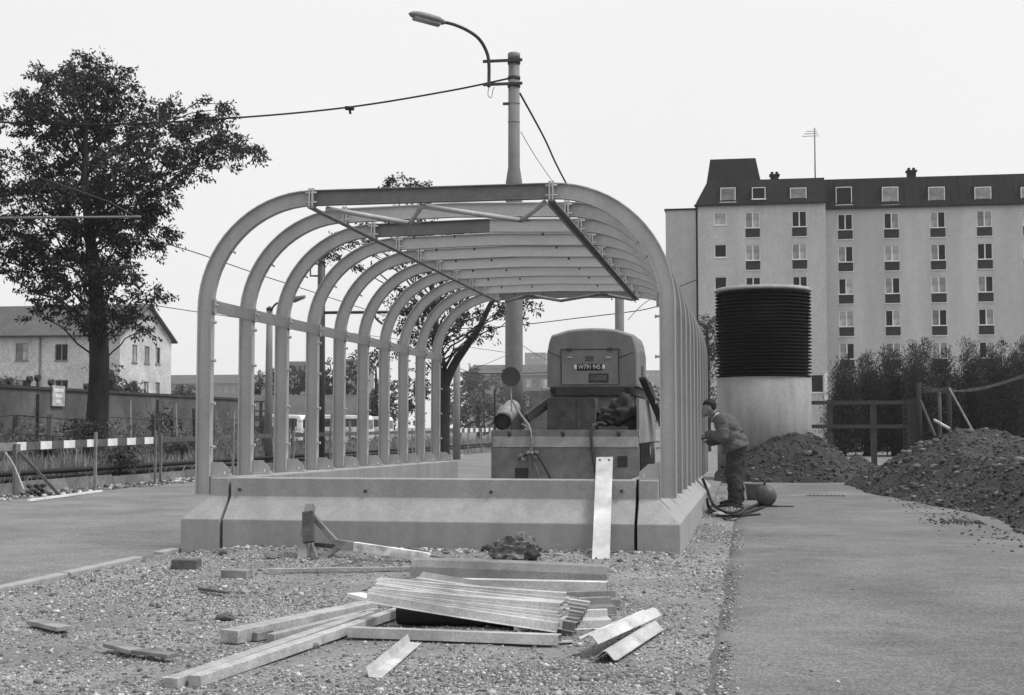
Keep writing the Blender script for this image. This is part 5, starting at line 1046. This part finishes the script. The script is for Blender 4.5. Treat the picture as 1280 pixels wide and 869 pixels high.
# conifer-like hedge shrubs, feathery plumes leaning in the wind
def shrub(px, pyt, Y, wpx, seed, label):
    rng = np.random.default_rng(seed); top = at(px, pyt - 6, Y); e = thing('hedge_shrub', (top.x, Y, 0), label, 'shrub', 'tall hedge shrubs before the apartment block'); s = Y / 1700; hw_ = wpx * s / 2; H_ = top.z
    mb = MB(); Ps, Ds = [], []
    for k in range(26):
        x0 = top.x + rng.uniform(-.35, .35) * hw_; y0 = Y + rng.uniform(-.6, .6); h_ = H_ * (rng.uniform(.35, .96) if k > 1 else 1.0 + .04 * k); x1 = top.x + rng.uniform(-1, 1) * hw_ * (1.25 - .6 * h_ / H_); y1 = Y + rng.uniform(-1.2, 1.2)
        A = Vector((x0, y0, -.05)); B = Vector((x1 + .25, y1, h_)); mb.tube([A, A.lerp(B, .5) + Vector((.0, 0, .15)), B], [.035, .02, .006], 5)
        m = 700; t = rng.random(m) ** .75 * .93 + .07; p = np.array(A)[None] * (1 - t)[:, None] + np.array(B)[None] * t[:, None]; w2 = (.30 * (1 - t) ** .5 + .075) * 1.1
        p = p + rng.normal(0, 1, (m, 3)) * w2[:, None] * np.array([1, 1, .6]); p[:, 2] = np.maximum(p[:, 2], .15); Ps.append(p); Ds.append(np.array([.4, 0, .8]) + rng.normal(0, .6, (m, 3)))
    mb.build('stem', M_bark, e); P, D = np.concatenate(Ps), np.concatenate(Ds); sz = rng.uniform(.6, 1.3, len(P)); V, Q = leaf_quads(P, D,  .19 * sz, .032 * sz, rng); npmesh('foliage', V, Q, M_con, e)
for i, (px, pt, wp, lab) in enumerate(((1048, 456, 44, 'leftmost hedge shrub, beside the ventilation tower'), (1085, 446, 48, 'second hedge shrub from the ventilation tower'), (1118, 440, 50, 'third hedge shrub from the ventilation tower'), (1142, 437, 46, 'hedge shrub rising above the dark gate post'), (1172, 447, 46, 'hedge shrub just right of the gate post'), (1210, 436, 52, 'tall hedge shrub under the fourth window column'), (1245, 440, 50, 'second hedge shrub from the right edge'), (1274, 428, 48, 'rightmost and tallest hedge shrub at the photo edge'), (1310, 440, 50, 'hedge shrub cut by the right photo edge'))):
    shrub(px, pt, 62 + (i % 3) * 1.2, wp, 300 + i, lab)
# grass strip beside the tram line
n = 90000; xs = RNG.uniform(-21, -14.2, n); ys = 17 + 70 * RNG.random(n) ** 1.6; cl = fbm(xs * .5, ys * .5, 51) + .5 * fbm(xs * 2, ys * 2, 52); keep = RNG.random(n) < np.clip(.55 + cl * 2, .08, 1); xs, ys, cl = xs[keep], ys[keep], cl[keep]
hh = np.clip(.45 + .9 * cl + RNG.normal(0, .12, len(xs)), .12, 1.15) * (1 + .004 * (ys - 17)); P = np.stack([xs, ys, np.zeros(len(xs)) - .03], 1); D = np.stack([RNG.normal(0, .28, len(xs)), RNG.normal(0, .28, len(xs)), np.ones(len(xs))], 1)
V, Q = leaf_quads(P, D, hh, .035 * np.ones(len(xs)), RNG); npmesh('grass', V, Q, M_dry, kind='stuff', label='tall dry grass and weeds along the tram line on the left', category='grass')
cl_w = []
for k in range(150):
    yw = 18 + 48 * RNG.random() ** 1.5; xw = RNG.uniform(-19.6, -14.7); r_ = RNG.uniform(.18, .5); cl_w.append((Vector((xw, yw, RNG.uniform(.1, .5) + (.7 * RNG.random() if xw < -16.5 else 0))), r_))
for k in range(110):
    yw = 18 + 34 * RNG.random() ** 1.3; cl_w.append((Vector((RNG.uniform(-19.7, -19.0), yw, RNG.uniform(.2, 1.5))), RNG.uniform(.2, .45)))
V, Q = crown(cl_w, RNG, .9, (.11, .045), -.3, .35, 14); npmesh('weeds', V, Q, leafmat('weed_leaf', .15, .6), kind='stuff', label='overgrown weeds between the tram line and the long wall', category='weeds')
for i, (px, py, w2, h2_, Y, lab) in enumerate(((105, 535, 16, 12, 31, 'dark leafy weed bush at the foot of the big trunk'), (150, 565, 20, 10, 29, 'leafy weed clump right of the big trunk, behind the barrier'), (215, 520, 16, 18, 40, 'bushy shrub in the corner left of the first rib'), (60, 560, 18, 9, 30, 'weed clump behind the striped board at left'), (228, 560, 12, 8, 36, 'weed clump beside the first rib'))):
    tree('weed_bush', lab, [(px, py + h2_ + 8, .03), (px, py + h2_, .03), (px, py, .02), (px, py - h2_ * .5, .01)], clump_set(px, py, w2, h2_, 9, rgf), Y, .5, M_leaf2, 900 + i, per=1.6, leaf=(.10, .05), sub=.25, nleaf=16, cat='bush')

# ================================================================== LEFT SIDE: barrier, boards, tram rail, wire fence, wall
def atX(px, py, X_): r = ray(px, py); t = X_ / r.x; return Vector((0, 0, HC)) + r * t
XB = -13.2
ba = thing('striped_barrier', atX(115, 608, XB), 'red-and-white style striped barrier board on posts left of the entrance', 'barrier')
ba['label'] = 'long barrier board with light and dark stripes on posts at the left'
pa, pb = atX(-30, 560.5, XB), atX(198, 550.2, XB); edges = [-30, 20, 32, 50, 64, 79, 93, 108, 121, 134, 146, 158, 169, 180, 191, 198]
def onb(px): 
    r = ray(px, 555); k = XB / r.x; Y_ = r.y * k; f = (Y_ - pa.y) / (pb.y - pa.y); return Vector((XB, Y_, pa.z + (pb.z - pa.z) * f))
for k in range(len(edges) - 1): MB().beam(onb(edges[k]), onb(edges[k + 1]), .03, .15).build('board_stripe', M_white if k % 2 else M_stripe, ba) if k else MB().beam(onb(edges[0]), onb(edges[1]), .03, .15).build('board_stripe', M_woodm, ba)
for px in (117, 192): p = onb(px); MB().beam((XB + .045, p.y, -.05), (XB + .045, p.y, p.z + .22), .05, .05).build('post', M_woodm, ba)
f0 = gp(65, 622); tb = onb(20); MB().beam((XB + .05, onb(18).y, -.02), (XB + .05, onb(18).y, tb.z + .05), .16, .06).build('post', M_woodm, ba); MB().beam((XB + .9, onb(18).y + .1, -.02), (XB + .1, onb(18).y, tb.z - .1), .05, .05).build('post_strut', M_woodd, ba)
mb = MB()
for k in range(14): c_ = Vector((XB + .35 + .05 * (k % 3), onb(18).y - .2 + .04 * k, .04 + .05 * (k % 4))); mb.rock(c_, .07, k, 1)
mb.build('foot_weights', M_dsteel, ba); MB().tube(wob([onb(4) + Vector((.05, 0, -.1)), onb(12) + Vector((.1, 0, -.35)), onb(16) + Vector((.25, 0, -.8))]), .012, 6).build('tape', M_white, ba)
def barrier(pxs, py0, py1, label, striped=False, nst=12):
    a, b = atX(pxs[0], py0, XB), atX(pxs[1], py1, XB); e = thing('barrier', (XB, a.y, 0), label, 'barrier')
    if striped:
        for k in range(nst): MB().beam(a.lerp(b, k / nst), a.lerp(b, (k + 1) / nst), .03, .2).build('board_stripe', M_white if k % 2 else M_stripe, e)
    else: MB().beam(a, b, .03, .12).build('board', M_woodd, e)
    n = max(2, int((b.y - a.y) / 3.2))
    for k in range(n + 1): p = a.lerp(b, k / n); MB().beam((XB + .045, p.y, -.05), (XB + .045, p.y, p.z + .15), .05, .05).build('post', M_woodm, e)
barrier((199, 360), 550, 544, 'dark plain barrier rail behind the first three left ribs'); barrier((365, 540), 544, 540, 'dark plain barrier rail behind the middle left ribs'); barrier((545, 616), 538.5, 537.5, 'distant striped barrier board between forked tree and truck', True, 20)
rl = MB().tube([(-14.0, 14, .36), (-14.0, 100, .36)], .055, 8).build('guard_rail', M_rubber, None, label='long dark pipe rail running beside the tram line', category='rail'); MB().tube([(-14.25, 14, .22), (-14.25, 100, .22)], .05, 8).build('guard_rail', M_rubber, None, label='lower dark pipe rail behind the long pipe', category='rail')
y = 16.0; k = 0
fb = thing('edge_boards', (-13.6, 20, 0), 'low row of weathered edging planks behind the striped barrier', 'planks')
while y < 70: ln = 3.9; MB().b2(-13.65, -13.60, y + .01, y + ln - .01, -.05 + .05 * (k % 2), .19 + .02 * (k % 3)).build('plank', M_woodm, fb); y += ln; k += 1
n = 1500; xs = RNG.uniform(-13.6, -12.5, n); ys = RNG.uniform(17, 60, n); rr = RNG.uniform(.02, .06, n); V, Q = stones(np.stack([xs, ys, rr * .2], 1), rr, RNG, cube=True); npmesh('rubble', V, Q, M_grav, kind='stuff', label='strip of rubble along the far kerb of the road', category='rubble')
MB().beam((-11.9, 21.2, .03), (-12.3, 24.6, .03), .05, .04).build('white_batten', M_white, None, label='thin white batten on the road at the foot of the barrier', category='batten')
wf = thing('wire_fence', (-17.2, 30, 0), 'old wire fence with dark posts behind the tram line', 'fence'); pY = []
y = 17.5
while y < 58: pY.append(y); y += 1.55
rgp = random.Random(9)
for y in pY: MB().beam((-17.2 + rgp.uniform(-.05, .05), y, -.1), (-17.2 + rgp.uniform(-.08, .08), y + rgp.uniform(-.1, .1), 1.75 + rgp.uniform(-.3, .3)), .09, .09).build('post', M_woodd if rgp.random() > .25 else M_woodm, wf)
for z in (.6, 1.05, 1.5): MB().tube([(-17.2, y, z + .05 * math.sin(y * 1.3)) for y in pY], .014, 5).build('wire', M_dsteel, wf)
for y in pY[2::5]: MB().beam((-17.1, y - .9, .0), (-17.2, y, 1.3), .06, .06).build('strut', M_woodd, wf)
gw = thing('garden_wall', (-20, 40, 0), 'long weathered wall behind the wire fence at the left', 'wall'); M_gw = mat('dirty_wall_render', .10, .3, 2.5, .95, .4, 20, stain=.3, sscale=.5)
y = 12.0
YWE = atX(262, 530, -20).y
while y < YWE: MB().b2(-20.25, -20.0, y, y + 3.97, -.1, 2.34).build('wall_panel', M_gw, gw); MB().b2(-20.3, -19.95, y, y + 3.99, 2.342, 2.42).build('coping', M_dsteel, gw); MB().b2(-19.995, -19.9, y - .07, y + .07, -.1, 2.2).build('pier', M_gw, gw); y += 4
c_ = atX(72, 495, -19.97); ws = thing('wall_sign', (-19.97, c_.y, c_.z - .3), 'small white notice board on the wall left of the trunk', 'sign'); MB().b2(-19.985, -19.93, c_.y - .36, c_.y + .36, c_.z - .30, c_.z + .30).build('board', M_bedl, ws)
for k, (wd, zz) in enumerate(((.28, .17), (.2, .0), (.14, -.16))): MB().b2(-19.929, -19.925, c_.y - wd, c_.y + wd, c_.z + zz - .05, c_.z + zz + .05).build('text_line', M_white, ws)
for px, py in ((12, 476), (37, 474), (47, 472.5), (64, 478), (108, 483)):
    c_ = atX(px, py, -20.1); MB().tube([c_ + Vector((-.06, 0, 0)), c_ + Vector((.06, 0, 0))], .095, 16).tube([c_ + Vector((0, 0, -.4)), c_], .04, 6).build('round_lamp', M_dsteel, None, label={12: 'leftmost', 37: 'second from left', 47: 'third from left', 64: 'fourth from left', 108: 'rightmost, beside the trunk,'}[px] + ' of the small round lamps on the wall', category='lamp', group='round lamps on the wall')
# dark platform with railings beyond
pf = thing('loading_platform', (-20, 62, 0), 'dark loading platform with a railing behind the first ribs', 'platform'); a, b = at(262, 500, 62), at(335, 500, 62)
MB().b2(a.x, b.x, 62, 66, .9, 1.3).build('deck', M_dsteel, pf); nb = 9
for k in range(nb): x = a.x + (b.x - a.x) * k / (nb - 1); MB().b2(x - .06, x + .06, 62, 62.1, -.1, 2.5).build('post', M_dsteel, pf); MB().beam((x - .5, 61.9, .0), (x + .3, 61.9, .85), .1, .1).build('brace', M_woodm, pf)
for z in (2.45, 2.0, 1.6): MB().b2(a.x, b.x, 61.95, 62.05, z, z + .07).build('rail', M_dsteel, pf)

# ================================================================== RIGHT SIDE: fence, gate posts, pavement
MB().add([(-.6, 46, -.02), (60, 46, -.02), (60, 108, -.02), (-.6, 108, -.02)], [(0, 1, 2, 3)]).build('pavement', mat('pale_pavement', .15, .15, 3, .95, .2, 20), None, kind='structure')
YQ = 45.0; rf = thing('rail_fence', (at(1080, 540, YQ).x, YQ, 0), 'weathered timber rail fence between ventilation tower and gate post', 'fence')
for pyt, pyb in ((500, 505.5), (530.5, 535.5)): a, b = at(1000, pyt, YQ), at(1148, pyb, YQ); MB().b2(a.x, b.x, YQ, YQ + .06, b.z - .0, b.z + .12).build('rail', M_dsteel, rf)
for px in (1037, 1092, 1140): a = at(px, 500, YQ); MB().b2(a.x - .09, a.x + .09, YQ + .061, YQ + .2, -.1, a.z).build('post', M_dsteel, rf)
a, b = at(1129, 503, YQ), at(1147, 503, YQ); mb = MB()
for k in range(12): z = .3 + k * .16; mb.b2(a.x, b.x, YQ - .05, YQ - .03, z, z + .03)
for k in range(5): x = a.x + (b.x - a.x) * k / 4; mb.b2(x - .012, x + .012, YQ - .029, YQ - .012, .2, 2.2)
mb.build('mesh_panel', M_dsteel, rf)
gf = thing('wire_gate_posts', (at(1165, 540, 43).x, 43, 0), 'dark fence posts with struts and barbed wire above the right heap', 'fence'); YG = 43.0
p1, p2 = at(1148, 478, YG), at(1186, 485, YG)
for p, r_ in ((p1, .075), (p2, .07)): MB().tube([(p.x, YG, -.1), (p.x, YG, p.z)], r_, 8).build('post', M_cap, gf)
pz = at(1176, 490, YG); MB().tube([(pz.x, YG + .3, -.1), (pz.x, YG + .3, pz.z)], .05, 8).build('post', M_woodd, gf)
MB().beam((p1.x + .03, YG - .1, p1.z - .55), at(1169, 545, YG - .6), .06, .06).build('strut', M_woodd, gf); MB().beam((p2.x, YG - .05, p2.z), at(1224, 553, YG - .6), .045, .045).build('strut', M_woodm, gf); MB().beam(at(1168, 525, 36), at(1187, 536, 34), .05, .05).build('strut', M_bedl, gf)
for k, (d1, d2) in enumerate(((0, 0), (.12, .05), (.22, .1), (.3, .14))): MB().tube(wob([(p1.x, YG, p1.z - d1), at(1168, 485.5 + 1.5 * k, YG), (p2.x, YG, p2.z - d2), at(1205, 490 - k, YG), at(1240, 484 - k, YG), at(1300, 466 - 1.5 * k, YG)], 6), .006, 4).build('barbed_wire', M_galvd, gf)
# chain-link panel low on the right
cl_ = thing('chain_link_fence', (at(1260, 570, 38).x, 38, 0), 'low chain-link fence behind the right heap at the photo edge', 'fence'); a, b = at(1222, 549, 38), at(1330, 549, 38); mb = MB(); z1_ = a.z; x = a.x
while x < b.x: mb.beam((x, 38, 0), (x + z1_, 38, z1_), .008, .008); mb.beam((x + z1_, 38.01, 0), (x, 38.01, z1_), .008, .008); x += .075
mb.build('mesh', M_galvd, cl_, kind='stuff'); MB().tube([(a.x, 38, z1_), (b.x + z1_, 38, z1_)], .02, 6).build('top_wire', M_galvd, cl_)
for x in (a.x, b.x): MB().tube([(x, 38.05, -.1), (x, 38.05, z1_ + .1)], .04, 8).build('post', M_woodm, cl_)
# light cars glimpsed under the hedge
def car(px, Y, label):
    c_ = at(px, 540, Y); e = thing('parked_car', (c_.x, Y, 0), label, 'car', 'cars parked behind the hedge'); x0 = c_.x - 2
    MB().prism([(x0, Y, .3), (x0, Y, .85), (x0 + .9, Y, .95), (x0 + 1.5, Y, 1.4), (x0 + 3.0, Y, 1.4), (x0 + 3.6, Y, .95), (x0 + 4.1, Y, .85), (x0 + 4.1, Y, .3)], (0, 1.6, 0)).build('body', M_white, e, bevel=.06)
    MB().prism([(x0 + 1.15, Y - .004, .97), (x0 + 1.6, Y - .004, 1.33), (x0 + 2.9, Y - .004, 1.33), (x0 + 3.35, Y - .004, .97)], (0, -.01, 0)).build('side_window', M_glass, e)
    for xx_ in (x0 + .8, x0 + 3.3):
        for yy_ in (Y + .08, Y + 1.5): MB().tube([(xx_, yy_ - .1, .3), (xx_, yy_ + .1, .3)], .3, 16).build('wheel', M_rubber, e)
car(1090, 74, 'white car glimpsed under the hedge near the rail fence'); car(1125, 74, 'white car glimpsed under the hedge by the gate post'); car(1240, 74, 'white car glimpsed under the hedge at far right')

# ================================================================== HAZE
HZ = MB(); HZ.b2(-1000, 400, -40, 1200, -1.5, 60); hz = HZ.build('haze', None, None, kind='stuff', label='thin pale haze filling the air over the whole street', category='haze')
hm = bpy.data.materials.new('thin_haze'); hm.use_nodes = True; t = hm.node_tree; t.nodes.clear(); o_ = t.nodes.new('ShaderNodeOutputMaterial'); pv = t.nodes.new('ShaderNodeVolumePrincipled')
pv.inputs['Color'].default_value = (1, 1, 1, 1); pv.inputs['Density'].default_value = .0003; pv.inputs['Anisotropy'].default_value = .3; t.links.new(pv.outputs[0], o_.inputs['Volume']); hz.data.materials.append(hm)
